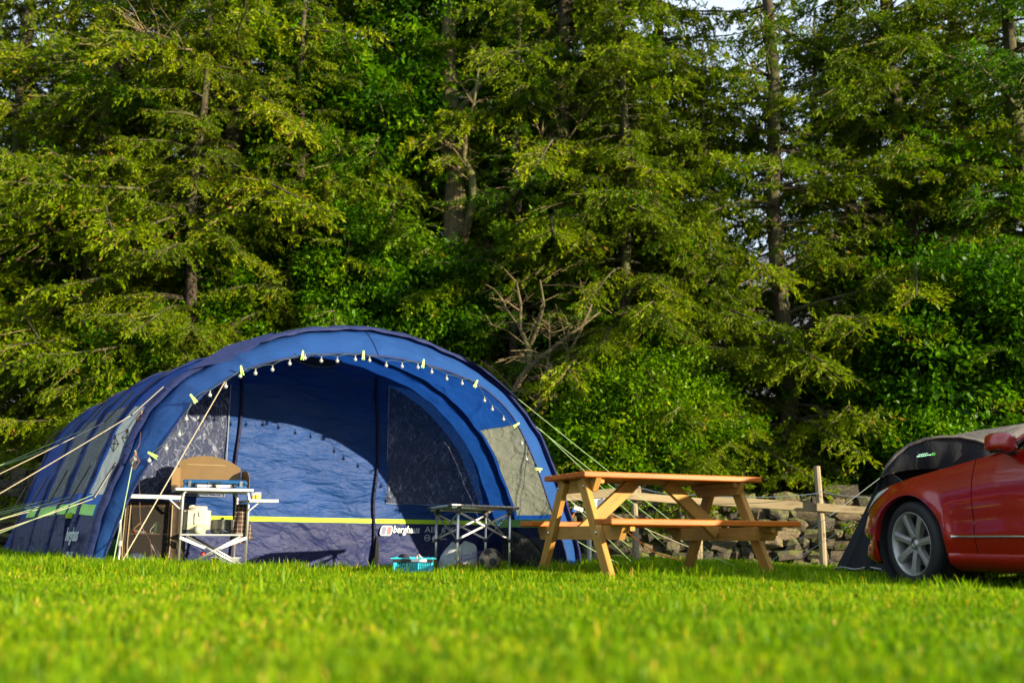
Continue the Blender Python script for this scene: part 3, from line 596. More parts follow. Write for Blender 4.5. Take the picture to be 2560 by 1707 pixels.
def T(px, py, y=0.):
    """pixel on the plane local y -> local (x, y, z)"""
    d = Vector(ray(px, py)); o_ = Vector((0, 0, CAM_H)); k = ((TC+ta_*y-o_).dot(ta_))/d.dot(ta_); q = o_+d*k-TC; return Vector((q.dot(tw_), y, q.z))
def tg(x, y):
    q = TM @ Vector((x, y, 0)); return g(q.x, q.y)
PROF = [(-2.23, -.03), (-2.18, .35), (-2.03, .85), (-1.84, 1.28), (-1.38, 1.68), (-.72, 1.96), (0, 2.06), (.66, 1.955), (1.22, 1.725), (1.68, 1.32), (1.95, .84), (2.15, .35), (2.23, -.05)]
def cr(P, n):
    """catmull-rom resample of a list of tuples, n samples evenly by chord"""
    P = [Vector(p) for p in P]; Q = []
    for i in range(len(P)-1):
        p0 = P[i-1] if i else P[0]*2-P[1]; p1, p2 = P[i], P[i+1]; p3 = P[i+2] if i+2 < len(P) else P[-1]*2-P[-2]
        for k in range(12):
            t_ = k/12; Q.append(.5*((2*p1)+(-p0+p2)*t_+(2*p0-5*p1+4*p2-p3)*t_**2+(-p0+3*p1-3*p2+p3)*t_**3))
    Q.append(P[-1]); d = [0]
    for i in range(1, len(Q)): d.append(d[-1]+(Q[i]-Q[i-1]).length)
    out = []; j = 0
    for i in range(n):
        s_ = d[-1]*i/(n-1)
        while j < len(d)-2 and d[j+1] < s_: j += 1
        out.append(Q[j].lerp(Q[j+1], (s_-d[j])/max(d[j+1]-d[j], 1e-9)))
    return out
NS = 161
ARCH = cr([(x, z, 0) for x, z in PROF], NS)      # (x, z)
ARC_LEN = sum((ARCH[i+1]-ARCH[i]).length for i in range(NS-1))
BEAMS = [0, .95, 1.95, 3.05, 4.3]
def arch_scale(y): return 1-.003*y, 1-.004*y-(.02*(y-4.3)**2 if y > 4.3 else 0)
def shell(i, y, off=0.):
    p = ARCH[i]; t_ = ARCH[min(i+1, NS-1)]-ARCH[max(i-1, 0)]; n_ = Vector((-t_.y, t_.x)).normalized()
    kx, kz = arch_scale(y)
    for a_, b_ in zip(BEAMS, BEAMS[1:]):
        if a_ <= y <= b_: off -= .018*math.sin(math.pi*(y-a_)/(b_-a_))**1
    off += .006*math.sin(i*.7+y*5)*math.sin(i*.21-y*9)
    x, z = (p.x+n_.x*off)*kx, (p.y+n_.y*off)*kz
    z += .15*float(sstep(.15, 1.5, y) if p.x < 0 else sstep(1.4, 2.4, y))*math.exp(-((abs(x)-1.55)/.5)**2)
    return Vector((x, y, z))
def s_of_z(z, left=True):
    rng = range(NS//2) if left else range(NS-1, NS//2, -1)
    for i in rng:
        if ARCH[i].y >= z: return i
    return NS//2
SK_L, SK_R = s_of_z(.40), s_of_z(.40, False); BD_L, BD_R = s_of_z(.475), s_of_z(.475, False)
W0_L, W1_L = s_of_z(.56), s_of_z(1.30); W0_R, W1_R = s_of_z(.50, False), s_of_z(1.38, False)
YS = sorted(set([round(v, 3) for v in np.linspace(0, 4.3, 44)]+BEAMS+[.12, .84, 1.08, 1.84, 2.1, 2.92]))
WIN = [(.12, .84), (1.08, 1.84), (2.1, 2.92)]
def yband(a_, b_): return [y for y in YS if a_-1e-6 <= y <= b_+1e-6]
def panel(name, mat, i0, i1, y0, y1, off=0., label=None):
    mb = MB(); mb.grid([[shell(i, y, off) for y in yband(y0, y1)] for i in range(i0, i1+1)]); return mb.build(name, mat, tent, smooth=True, label=label, fix=False)
for a_, b_ in zip(BEAMS, BEAMS[1:]):
    panel('skirt', FABM, 0, SK_L, a_, b_); panel('skirt', FABM, SK_R, NS-1, a_, b_)
    k = BEAMS.index(a_)
    if k < 3:
        y0, y1 = WIN[k]
        panel('roof_panel', FAB, W1_L, W1_R if k == 0 else SK_R, a_, b_)
        panel('side_panel', FAB, SK_L, W0_L, a_, b_); panel('side_panel', FAB, W0_L, W1_L, a_, y0); panel('side_panel', FAB, W0_L, W1_L, y1, b_)
        panel('side_window', [GREY, PVCS, PVCS][k], W0_L, W1_L, y0, y1, -.004, ['pale grey curtained side window next to the porch', None, None][k])
        if k == 0:
            panel('side_panel', FAB, W1_R, W0_R, a_, y0); panel('side_panel', FAB, W1_R, W0_R, y1+.06, b_) if False else None
            panel('side_panel', FAB, W0_R, SK_R, a_, b_); panel('side_panel', FAB, W1_R, W0_R, y1, b_)
            panel('side_window', PVCG, W1_R, W0_R, y0, y1, -.004, 'grey translucent window in the right wall of the porch')
    else: panel('roof_panel', FAB, SK_L, SK_R, a_, b_)
# rear end: shell closes down behind the last beam
mb = MB(); P = []
for q in range(7):
    t_ = q/6; row = []
    for i in range(0, NS, 2):
        p_ = shell(i, 4.3); row.append(Vector((p_.x*(1-.22*t_*(p_.z/2.06)), 4.3+.95*math.sin(t_*1.57)*(1-.25*(p_.z/2.06)), p_.z*(1-.55*t_**1.8))))
    P.append(row)
mb.grid(P); mb.build('rear_panel', FAB, tent, smooth=True, fix=False)
# lime bands, broken where the sleeves pass
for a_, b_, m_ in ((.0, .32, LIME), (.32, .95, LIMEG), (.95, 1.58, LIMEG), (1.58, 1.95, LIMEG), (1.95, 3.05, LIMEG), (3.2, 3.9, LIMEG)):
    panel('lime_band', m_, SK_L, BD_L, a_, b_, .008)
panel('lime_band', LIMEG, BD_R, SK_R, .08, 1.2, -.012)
# air beam sleeves
for k, y in enumerate(BEAMS):
    i0, i1 = (0, NS-1); mb = MB(); P = []
    hw_ = .055
    for i in range(i0, i1+1):
        row = []
        for q in range(7):
            a = math.pi*q/6; row.append(shell(i, y, 0)+Vector((0, -hw_*math.cos(a)*(1 if k else 1.25)+(0 if k else .03), 0))); p_ = row[-1]
            t_ = ARCH[min(i+1, NS-1)]-ARCH[max(i-1, 0)]; n_ = Vector((-t_.y, 0, t_.x)).normalized(); row[-1] = p_+n_*((.02 if k else .045)*math.sin(a)+.003*math.sin(i*1.3+q))
        P.append(row)
    mb.grid(P); mb.build('beam_sleeve', FABD, tent, smooth=True, fix=False)
# webbing straps with guy lines
def strap(y, px_hint, z, left=True):
    i = s_of_z(z, left); p_ = shell(i, y, .06); q_ = shell(i-4 if left else i+4, y, .11)+Vector((0, -.05, 0))
    mb = MB(); mb.beam(shell(i+3 if left else i-3, y, .06), q_, .05, .012, (0, 1, 0)); mb.build('strap', M['black_plastic'], tent); return TM @ q_
ropeL = thing('x', None, None) if False else None
def rope(a_, b_, mat, rad=.0042, sg=.01):
    mb = MB(); mb.tube(sag(a_, b_, sg, 8), rad, 5); mb.build('guy_line', mat, tent, True)
PEG = [Vector((-3.62, 5.55, 0)), Vector((-4.35, 6.1, 0)), Vector((-5.2, 6.9, 0)), Vector((-6.1, 7.9, 0)), Vector((-7.1, 9.0, 0))]
for k, y in enumerate(BEAMS):
    for z in (1.26, .66):
        s_ = strap(y, None, z*(1-.01*y)); pg = PEG[k].copy(); pg.z = g(pg.x, pg.y)+.03
        rope(s_, pg, M['rope'] if k < 2 else M['lime_rope'], .0024)
        if z < 1: rope(s_+Vector((0, 0, .03)), pg+Vector((.1, .12, 0)), M['lime_rope'], .0020)
# right side guys
for (p_, e_, Ye) in (((1225, 940), (1822, 1432), 10.2), ((1340, 1066), (1785, 1432), 10.1), ((1350, 1072), (1716, 1428), 10.3), ((1418, 1245), (1640, 1420), 10.6), ((1418, 1243), (1592, 1422), 10.2), ((1440, 1350), (1568, 1424), 10.0), ((1430, 1240), (1850, 1436), 9.9)):
    a_ = TM @ T(p_[0], p_[1], .0); b_ = at(e_[0], e_[1], Ye); b_.z = g(b_.x, Ye)+.03; rope(a_, b_, M['lime_rope'] if rnd.random() > .3 else M['rope'], .003)
# hood in front of the first beam
OPEN = [T(*p_[:2], p_[2]) for p_ in [(250, 1432, -.03), (262, 1390, -.08), (330, 1230, -.2), (400, 1120, -.28), (480, 1010, -.33), (545, 962, -.35), (600, 930, -.35), (680, 903, -.35), (760, 890, -.35), (830, 885, -.35), (900, 886, -.35), (980, 894, -.35), (1050, 908, -.35), (1130, 932, -.33), (1200, 965, -.31), (1250, 1005, -.28), (1290, 1055, -.25), (1335, 1150, -.2), (1370, 1250, -.15), (1408, 1360, -.09), (1425, 1436, -.05)]]
OP = cr(OPEN, NS)
def ruled(i, v, bulge=.03):
    a_ = shell(i, .0, -.006)+Vector((0, .02, 0)); b_ = OP[i]; p_ = a_.lerp(b_, v); n_ = (a_-Vector((0, 0, .9))).normalized()
    # folds pulled towards the clothes pegs
    wv = .007*math.sin(i*.9+2*math.sin(i*.13))*math.sin(math.pi*v)
    for pi_ in PEGI: wv -= .022*math.exp(-((i-pi_)/3.2)**2)*v**1.5*(.6+.4*math.cos((i-pi_)*1.7))
    return p_+n_*(bulge*math.sin(math.pi*v)+wv)
PEGI = [min(range(NS), key=lambda i: (Vector((OP[i].x, 0, OP[i].z))-Vector((T(*q, -.3).x, 0, T(*q, -.3).z))).length) for q in ((381, 1137), (483, 996), (604, 926), (756, 888), (908, 888), (1057, 909), (1189, 959), (1290, 1062), (1346, 1172))]
mb = MB(); mb.grid([[ruled(i, v/8) for v in range(9)] for i in range(NS)]); o = mb.build('porch_hood', fabric('hood_cloth', (.015, .062, .215), .2, (.01, .07, .4), .45, (2, 2, 3), crease=.5), tent, smooth=True, fix=False)
mb = MB(); mb.tube(OP[::2], .009, 6, False); mb.build('hood_hem', FABD, tent, smooth=True)
# seam on the hood, peak tabs
mb = MB(); i = int(NS*.49); mb.tube([ruled(i, v/8)+Vector((0, -.004, .004)) for v in range(9)], .003, 4); mb.build('seam', FABD, tent)
def near(px, py): 
    q = T(px, py, 0); return min(range(NS), key=lambda i: (shell(i, 0)-q).length)
for (px, py, sx) in ((590, 905, -1), (1225, 938, 1)):
    i = near(px, py); c = T(px, py, -.14); a_ = shell(min(NS-1, max(0, i-9)), -.05, .05); b_ = shell(min(NS-1, i+9), -.05, .05)
    mb = MB(); mb.grid([[a_, a_.lerp(c, .5)+Vector((0, 0, .01)), c], [shell(i, .02, .07), shell(i, -.03, .05).lerp(c, .5), c+Vector((.004, 0, 0))], [b_, b_.lerp(c, .5), c+Vector((.008, 0, 0))]]); mb.build('peak_tab', FABD, tent, smooth=True)
a_ = TM @ T(590, 905, -.14); b_ = at(297, 1425, 6.9); b_.z = g(b_.x, b_.y)+.02; rope(a_, b_, M['rope'], .0038, .0); rope(a_+Vector((.02, 0, 0)), a_.lerp(b_, .13), M['rope'], .004, 0)
a_ = TM @ T(338, 1125, -.12); b_ = at(280, 1425, 6.8); b_.z = g(b_.x, b_.y)+.02; rope(a_, b_, M['lime_rope'], .0035, 0)
# ---- inner front wall at local y = YW
YW = 1.28
def Twall(px, py): q = T(px, py, YW); return q.x, q.z
IW = [shell(i, YW, -.01) for i in range(NS)]
def wtop(x):
    for i in range(NS-1):
        if IW[i].x <= x <= IW[i+1].x:
            t_ = (x-IW[i].x)/max(IW[i+1].x-IW[i].x, 1e-6); return IW[i].z*(1-t_)+IW[i+1].z*t_
    return 0
def wy(x, z): return YW+.018*math.sin(x*4.2+z*2)*math.sin(z*3.1-x)+.010*math.sin(z*11+x*3+math.sin(x*7))-.03*math.sin(math.pi*min(max(z/2, 0), 1))
def wpanel(name, mat, x0, x1, zlo, zhi, nx=26, nz=26, off=0, label=None):
    lo = zlo if callable(zlo) else (lambda x: zlo); hi = zhi if callable(zhi) else (lambda x: zhi); mb = MB(); P = []
    for i in range(nx+1):
        x = x0+(x1-x0)*i/nx; a_, b_ = lo(x), max(hi(x), lo(x)+.001); P.append([(x, wy(x, a_+(b_-a_)*j/nz)-off, a_+(b_-a_)*j/nz) for j in range(nz+1)])
    mb.grid(P); return mb.build(name, mat, tent, smooth=True, label=label, fix=False)
zb = lambda x: .425; zs = lambda x: .468
xz0, _ = Twall(590, 1150); xz1, _ = Twall(936, 1150)      # zips
lwx0, lwx1 = Twall(345, 1200)[0], Twall(566, 1100)[0]; rwx0, rwx1 = Twall(963, 1200)[0], Twall(1208, 1250)[0]
lz0 = Twall(500, 1240)[1]; rz0 = Twall(1080, 1262)[1]
topcap = lambda x: wtop(x)
xl, xr = IW[2].x, IW[-3].x
def lwin_top(x): return min(wtop(x)-.14, Twall(566, 962)[1])
def rwin_top(x):
    P = [Twall(*q) for q in ((965, 962), (1020, 975), (1080, 1010), (1130, 1060), (1165, 1120), (1190, 1190), (1206, 1262))]
    if x <= P[0][0]: return P[0][1]
    for a_, b_ in zip(P, P[1:]):
        if a_[0] <= x <= b_[0]: return a_[1]+(b_[1]-a_[1])*(x-a_[0])/(b_[0]-a_[0])
    return rz0
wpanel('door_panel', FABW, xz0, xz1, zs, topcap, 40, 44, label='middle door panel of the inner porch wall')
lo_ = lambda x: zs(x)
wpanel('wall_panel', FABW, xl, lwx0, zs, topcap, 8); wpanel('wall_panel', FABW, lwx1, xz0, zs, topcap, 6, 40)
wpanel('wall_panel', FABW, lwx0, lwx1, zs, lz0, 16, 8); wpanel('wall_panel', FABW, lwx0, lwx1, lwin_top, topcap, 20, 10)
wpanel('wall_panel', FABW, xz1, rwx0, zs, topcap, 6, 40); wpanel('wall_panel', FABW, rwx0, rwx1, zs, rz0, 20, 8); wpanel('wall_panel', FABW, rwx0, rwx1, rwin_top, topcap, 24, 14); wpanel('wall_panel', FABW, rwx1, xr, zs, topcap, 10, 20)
wpanel('front_window', PVC, lwx0, lwx1, lz0, lwin_top, 16, 20, .004, 'crinkled clear window behind the camp stove'); wpanel('front_window', PVC, rwx0, rwx1, rz0, rwin_top, 20, 20, .004, 'crinkled clear window above the printed logo')
wpanel('front_skirt', FABM, xl, xr, -.08, zb, 70, 14); wpanel('lime_band', LIME, xl, xr, zb, zs, 60, 2, .003)
ZIPM = fabric('dark_zip_tape', (.012, .014, .04), 0, None, .6)
for x in (xz0, xz1):
    mb = MB(); P = [(x+.014*math.sin(z*6+x), wy(x, z)-.014, z) for z in np.linspace(-.02, wtop(x)-.03, 30)]
    mb.tube(P, .015, 6); mb.build('zip_flap', ZIPM, tent, smooth=True)
mb = MB(); mb.tube([(xz1+.03, wy(xz1, .2)-.05, z) for z in (.30, .2, .1, .02)], [.012, .02, .026, .02], 6); mb.build('strap', M['black_plastic'], tent)
for x in (xz0+.03, xz1+.01):
    mb = MB(); mb.tube([(x, wy(x, .1)-.06, .10), (x+.008, wy(x, .1)-.065, .0)], .006, 5); mb.build('zip_pull', LIME, tent)
# window piping
mb = MB(); P = [(lwx0, lz0), (lwx1, lz0), (lwx1, lwin_top(lwx1))]
PIPE = plain('piping_grey', (.2, .24, .3), .5)
mb.tube([(x, wy(x, z)-.008, z) for x, z in P], .006, 5); mb.build('window_piping', PIPE, tent); mb = MB(); mb.tube([(x, wy(x, z)-.008, z) for x, z in [(rwx0, rwin_top(rwx0)), (rwx0, rz0), (rwx1, rz0)]], .006, 5); mb.build('window_piping', PIPE, tent)
# black mesh vent at the top
c = T(790, 903, YW); mb = MB(); P = []
for i in range(13):
    t_ = i/12*2-1; x = c.x+t_*.27; P.append([(x, wy(x, c.z)-.012, c.z-.075*(1-t_*t_)**.7+.02), (x, wy(x, c.z)-.012, c.z+.03)])
mb.grid(P); mb.build('vent', M['dark'], tent)
mb = MB(); mb.tube([(c.x-.27+.54*i/12, wy(c.x, c.z)-.02, c.z+.02-.075*(1-(i/6-1)**2)**.7) for i in range(13)], .005, 4); mb.build('vent_rim', plain('vent_rim', (.1, .12, .14), .5), tent)
# interior: dark groundsheet; bedroom wall added behind windows to block the shell's glow
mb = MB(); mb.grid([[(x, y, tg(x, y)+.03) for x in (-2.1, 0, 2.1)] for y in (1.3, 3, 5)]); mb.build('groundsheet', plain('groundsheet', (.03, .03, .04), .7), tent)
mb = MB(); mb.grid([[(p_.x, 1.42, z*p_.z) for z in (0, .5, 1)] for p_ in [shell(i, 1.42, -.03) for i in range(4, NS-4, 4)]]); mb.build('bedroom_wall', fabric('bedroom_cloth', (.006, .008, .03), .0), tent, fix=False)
# dark panel standing in for the shade under the hem at the right foot
mb = MB(); mb.grid([[(1.78, .2, .02), (1.80, .22, .30)], [(2.05, .05, .02), (1.98, .08, .30)]]); mb.build('hem_shade', M['dark'], tent)
# prints
def text(s_, size, mat, parent, loc, rot, shear=0, bold=0, name='lettering', sx=1.0, ext=.001):
    cu = bpy.data.curves.new(name, 'FONT'); cu.body = s_; cu.size = size; cu.shear = shear; cu.offset = bold; cu.extrude = ext; cu.resolution_u = 2
    o_ = bpy.data.objects.new(name, cu); sc.collection.objects.link(o_); dg = bpy.context.evaluated_depsgraph_get(); me_ = bpy.data.meshes.new_from_object(o_.evaluated_get(dg))
    bpy.data.objects.remove(o_); me_.materials.clear(); me_.materials.append(mat); o2 = bpy.data.objects.new(name, me_); sc.collection.objects.link(o2); o2.parent = parent
    o2.location = loc; o2.rotation_euler = rot; o2.scale = (sx, 1, 1); return o2
PRINT = plain('pale_print', (.42, .48, .50), .6); RED = plain('red_print', (.50, .015, .02), .5)
def on_wall(px, py, off=.012): x, z = Twall(px, py); return (x, YW-.052, z)
p0 = on_wall(976, 1331); text('berghaus', .100, PRINT, tent, p0, (R(90), 0, 0), .25, .002, sx=.83)
p0 = on_wall(1055, 1331); text('AIR 6 XL', .090, PRINT, tent, p0, (R(90), 0, 0), 0, -.001, sx=1.2)
lg = on_wall(960, 1326); 
def rr(cx, cz, w_, h_, r_, sh=.22, n=6):
    P = []
    for (sx, sz, a0) in ((1, 1, 0), (-1, 1, 90), (-1, -1, 180), (1, -1, 270)):
        for k in range(n+1):
            a = R(a0+90*k/n); x = cx+sx*(w_/2-r_)+r_*math.cos(a); z = cz+sz*(h_/2-r_)+r_*math.sin(a); P.append((x+(z-cz)*sh, z))
    return P
w2 = Twall(977, 1320)[0]-Twall(947, 1320)[0]; h2 = .098
mb = MB(); mb.prism(rr(lg[0], lg[2], w2, h2, .03), lg[1]-.001, lg[1]+.002); mb.build('logo_frame', PRINT, tent)
mb = MB(); mb.prism(rr(lg[0]-w2*.22, lg[2], w2*.36, h2*.80, .012), lg[1]-.0035, lg[1]-.001); mb.build('logo_field', plain('navy_print', (.03, .04, .12), .5), tent)
mb = MB(); mb.prism(rr(lg[0]+w2*.22, lg[2], w2*.36, h2*.80, .012), lg[1]-.0035, lg[1]-.001); mb.build('logo_field', RED, tent, label='red half of the printed logo')
c = on_wall(1062, 1344); mb = MB(); P = [(c[0]+.032*math.cos(R(a)), c[1], c[2]+.032*math.sin(R(a))) for a in range(0, 361, 24)]; mb.tube(P, .0035, 4); mb.build('printed_badge', PRINT, tent)
text('AIR', .030, PRINT, tent, (c[0]-.025, c[1], c[2]-.01), (R(90), 0, 0))
c = on_wall(1079, 1344); mb = MB(); mb.prism([(c[0]+.022*math.sin(R(a)), c[2]-.008-.022*math.cos(R(a))) for a in range(-130, 131, 20)]+[(c[0], c[2]+.032)], c[1]-.001, c[1]+.001); mb.prism([(c[0]-.025, c[2]-.04), (c[0]+.025, c[2]-.04), (c[0]+.025, c[2]-.036), (c[0]-.025, c[2]-.036)], c[1]-.001, c[1]+.001); mb.build('printed_drop', PRINT, tent)
c = on_wall(1094, 1349); text('DURAL', .026, PRINT, tent, c, (R(90), 0, 0))
# print on the left side skirt (seen very obliquely)
i = s_of_z(.22); a_ = shell(i, .95, .01); 
text('berghaus', .15, PRINT, tent, shell(s_of_z(.2), 1.02, .03), (R(84), 0, R(-90)), .2, .003, sx=.9)
text('AIR 6 XL', .07, PRINT, tent, shell(s_of_z(.09), .85, .03), (R(84), 0, R(-90)), 0, .001)
# ---- string of globe bulbs and lime clothes pegs on the hood edge
def on_open(px, py, dy=0.):
    """point near the hood edge under the pixel"""
    for it in range(3):
        y_ = -.33 if it == 0 else OPn.y
        q = T(px, py, y_); OPn = min(OP, key=lambda o_: (Vector((o_.x, 0, o_.z))-Vector((q.x, 0, q.z))).length)
    return TM @ T(px, py, OPn.y+dy)
sl = thing('string_light', 'string of small clear globe bulbs pegged along the porch edge', 'lights', tuple(on_open(800, 895)))
bulbs = [(373, 1151), (415.6, 1121), (448.4, 1086), (465.8, 1047.4), (485.7, 1005), (524.8, 987.6), (564.3, 966), (600.5, 940), (638.5, 933), (681, 924), (724, 909), (762, 895), (803, 902), (843, 902.5), (888, 898.7), (923.5, 901), (965.3, 913.7), (1005, 916), (1044.6, 918.5), (1079, 930), (1116.5, 947), (1155, 958.4), (1189, 965), (1211, 1001), (1230.5, 1023), (1258.6, 1048), (1304, 1108), (1316, 1147.5), (1347.8, 1178)]
GLASS = NT('bulb_glass'); q_ = GLASS.n('ShaderNodeBsdfPrincipled', Roughness=.08); q_.inputs['Base Color'].default_value = (.55, .57, .55, 1); q_.inputs['Transmission Weight'].default_value = .45; q_.inputs['Specular IOR Level'].default_value = .8; GLASS = GLASS.done(q_.outputs[0])
bl = MB().lathe([(.0, -.0155), (.008, -.0135), (.0145, -.006), (.0155, 0), (.0145, .006), (.008, .0135), (.004, .0155)], 10).mesh('globe', True); bl.materials.append(GLASS)
cp = MB().lathe([(.005, .013), (.0055, .03), (.0035, .034), (0, .034)], 8).mesh('bulb_socket', True); cp.materials.append(plain('socket_pale', (.2, .2, .18), .5))
prev = None; wire = MB(); wp = []
for (px, py) in bulbs:
    p_ = on_open(px, py, -.02); o_ = link_mesh('globe', bl, sl, True); o_.location = p_; c_ = link_mesh('bulb_socket', cp, sl, True); c_.location = p_; wp.append(p_+Vector((0, 0, .038)))
for a_, b_ in zip(wp, wp[1:]): wire.tube(sag(a_, b_, -.012, 4), .0022, 4, False)
wire.build('wire', plain('green_wire', (.05, .09, .07), .5), sl, True)
PEGM = plain('lime_peg_plastic', (.42, .74, .06), .4, var=.05)
plab = ['at the foot of the left curve, nearest the camp stove', 'above the left crinkled window', 'beside the left peak of the porch', 'over the black mesh vent', 'at the middle seam of the hood', 'right of the middle seam', 'at the right shoulder of the hood', 'at the top of the grey right window', 'lowest one on the right, beside the picnic table']
pg = [(381, 1137, -62), (483, 996, -42), (603.8, 926, -15), (756, 888, 2), (908, 888, 0), (1057.5, 909, 8), (1189, 959, 28), (1290.5, 1062, 58), (1346.5, 1172, 88)]
for (px, py, ang), lb in zip(pg, plab):
    p_ = on_open(px, py, -.03); r_ = thing('clothes_peg', 'lime green clothes peg '+lb, 'peg', tuple(p_), rot=(0, R(ang), TA), group='lime clothes pegs on the porch edge')
    mb = MB(); mb.box((-.006, 0, 0), (.008, .014, .078), Matrix.Rotation(.09, 3, 'Y'), .002); mb.build('peg_half', PEGM, r_)
    mb = MB(); mb.box((.006, 0, 0), (.008, .014, .078), Matrix.Rotation(-.09, 3, 'Y'), .002); mb.build('peg_half', PEGM, r_)
    mb = MB(); mb.lathe([(.004, -.008), (.004, .008)], 8, axis='y'); mb.build('peg_spring', M['steel'], r_)
# ---- copper wire cage lights on the left side window
cg = thing('cage_light_string', 'brown wire cage lamps hanging on the grey left side window', 'lights', tuple(TM @ shell(s_of_z(1.2), .3, .1)))
COP = plain('brown_wire', (.10, .05, .035), .5); cgp = [(352, 1052, .25), (316, 1097, .45), (285, 1112, .62), (337, 1155, -.1)]
def lside(px, py, off=.05):
    d = Vector(ray(px, py)); best = None
    for k in np.linspace(.0026, .0045, 400):
        pt = Vector((0, 0, CAM_H))+d*k; l_ = TMI @ pt
        if 0 <= l_.y <= 4 and abs(l_.z) < 2:
            i = s_of_z(l_.z); s_ = shell(i, l_.y, off)
            e = abs(s_.x-l_.x)
            if best is None or e < best[0]: best = (e, pt)
    return best[1] if best else Vector((0, 0, CAM_H))+d*.0031
pts_ = []
for j, (px, py, _) in enumerate(cgp):
    c = lside(px, py, .09) if j < 3 else TM @ T(px, py, -.25); pts_.append(c); mb = MB(); s_ = .038
    top = [c+Vector((.008*math.cos(R(a)), .008*math.sin(R(a)), .05)) for a in range(0, 360, 60)]; mid = [c+Vector((s_*math.cos(R(a)), s_*math.sin(R(a)), .01)) for a in range(0, 360, 60)]; bot = c+Vector((0, 0, -.055))
    for k in range(6): mb.tube([top[k], mid[k], bot], .0022, 4); mb.tube([mid[k], mid[(k+1) % 6]], .0022, 4)
    mb.tube([c+Vector((0, 0, .045)), c+Vector((0, 0, .075))], .011, 6); mb.build('cage', COP, cg, True)
    mb = MB(); mb.lathe([(0, -.018), (.012, -.006), (.012, .006), (.004, .02), (0, .02)], 8, c=c+Vector((0, 0, .02))); mb.build('cage_bulb', GLASS, cg, True, True)
mb = MB(); up = Vector((0, 0, .075)); a0 = lside(373, 1028, .08)
mb.tube(bez(pts_[0]+up, pts_[0]+Vector((-.05, 0, .02)), pts_[1]+up, 6), .003, 5); mb.tube(bez(pts_[1]+up, pts_[1]+Vector((-.02, 0, .05)), pts_[2]+up, 6), .003, 5); mb.tube([a0, pts_[0]+up], .003, 5)
mb.tube([lside(365, 1030, .08), lside(352, 1075, .1), TM @ T(349, 1110, -.2), pts_[3]+up], .003, 5)
mb.tube([pts_[3]+Vector((0, 0, .05)), at(345, 1170, 7.9), at(349, 1230, 8.0), at(350, 1290, 8.0), at(352, 1310, 8.0), at(362, 1332, 8.0), at(375, 1350, 7.95), at(380, 1385, 7.9), at(392, 1410, 7.9)], .003, 5); mb.build('wire', COP, cg, True)
# ---------------------------------------------------------------- picnic table
ORANGE = [wood('orange_top_wood', (.38, .100, .004), (.22, .050, .003), 0, 1, .42)]
PINE = wood('yellow_pine', (.36, .19, .04), (.24, .11, .02), 0, 1, .6)
PB = R(21.7); L_ = 1.487
ptc = Vector((.51-.37*.35, 6.86+.93*.35, 0)); ptz = -.015
pt = thing('picnic_table', 'orange brown wooden picnic table with attached benches on the grass', 'picnic table', (ptc.x, ptc.y, ptz), PB)
def plank(name, x0, x1, y, z, wd, th, mat):
    """board along local x; mesh built round its own origin so grain varies"""
    mb = MB(); mb.box((0, 0, 0), (x1-x0, wd, th), bev=.006); o = mb.build(name, mat, pt); o.location = ((x0+x1)/2, y, z); return o
def board(name, a_, b_, wd, th, side, mat=PINE):
    a_, b_ = Vector(a_), Vector(b_); x = (b_-a_).normalized(); y = Vector(side); y = (y-x*y.dot(x)).normalized(); z = x.cross(y)
    mb = MB(); mb.box((0, 0, 0), ((b_-a_).length, wd, th), bev=.004); o = mb.build(name, mat, pt); o.matrix_local = Matrix.Translation((a_+b_)/2) @ Matrix((x, y, z)).transposed().to_4x4(); return o
TZ = .745
for i in range(5): plank('tabletop_plank', 0, L_+rnd.uniform(-.004, .004), -.284+.142*i, TZ, .132, .040, ORANGE[0])
for sgn in (-1, 1):
    for j in range(2): plank('bench_plank', -.02, L_-.0, sgn*(.66+.128*(j-.5)), .412, .120, .040, ORANGE[0])
def trap(name, x, w0, w1, z0, z1, th, x_in=0):
    """cross beam with slanted ends, in the yz plane at local x"""
    mb = MB(); P = [(-w0, z1), (w0, z1), (w1, z0), (-w1, z0)]; vs = [(x-th/2, y, z) for y, z in P]+[(x+th/2, y, z) for y, z in P]
    mb.add(vs, [(0, 1, 2, 3), (7, 6, 5, 4), (0, 4, 5, 1), (1, 5, 6, 2), (2, 6, 7, 3), (3, 7, 4, 0)]); return mb.build(name, PINEY, pt)
PINEY = wood('yellow_pine_cross', (.34, .18, .042), (.22, .10, .02), 1, 1, .6)
for x, s_ in ((.125, -1), (L_-.16, 1)):
    trap('bench_beam', x, .72, .655, .295, .390, .042); trap('top_beam', x, .335, .27, .632, .723, .042)
    trap('batten', x-s_*.043, .72, .69, .352, .390, .035) if False else None
    for sg in (-1, 1):
        board('leg', (x+s_*.043, sg*.60, -.03), (x+s_*.043, sg*.155, .722), .098, .042, (0, 1, 0))
        mb = MB(); mb.box((x-s_*.040, sg*.66, .371), (.038, .15, .038), bev=.003); mb.build('cleat', PINEY, pt)
        for (yy, zz) in ((sg*.405, .342), (sg*.215, .668)):
            mb = MB(); mb.lathe([(0, -.010), (.006, -.009), (.012, -.003), (.013, 0)] if s_ < 0 else [(.013, 0), (.012, .003), (.006, .009), (0, .010)], 10, (x+s_*.066, yy, zz), 'x'); mb.build('bolt', M['steel'], pt, smooth=True)
    mb = MB(); mb.box((x-s_*.040, 0, .704), (.038, .60, .036), bev=.003); mb.build('batten', PINEY, pt)
    board('brace', (x-s_*.02, .0, .35), (x-s_*.46, .0, .722), .098, .045, (0, 0, 1))
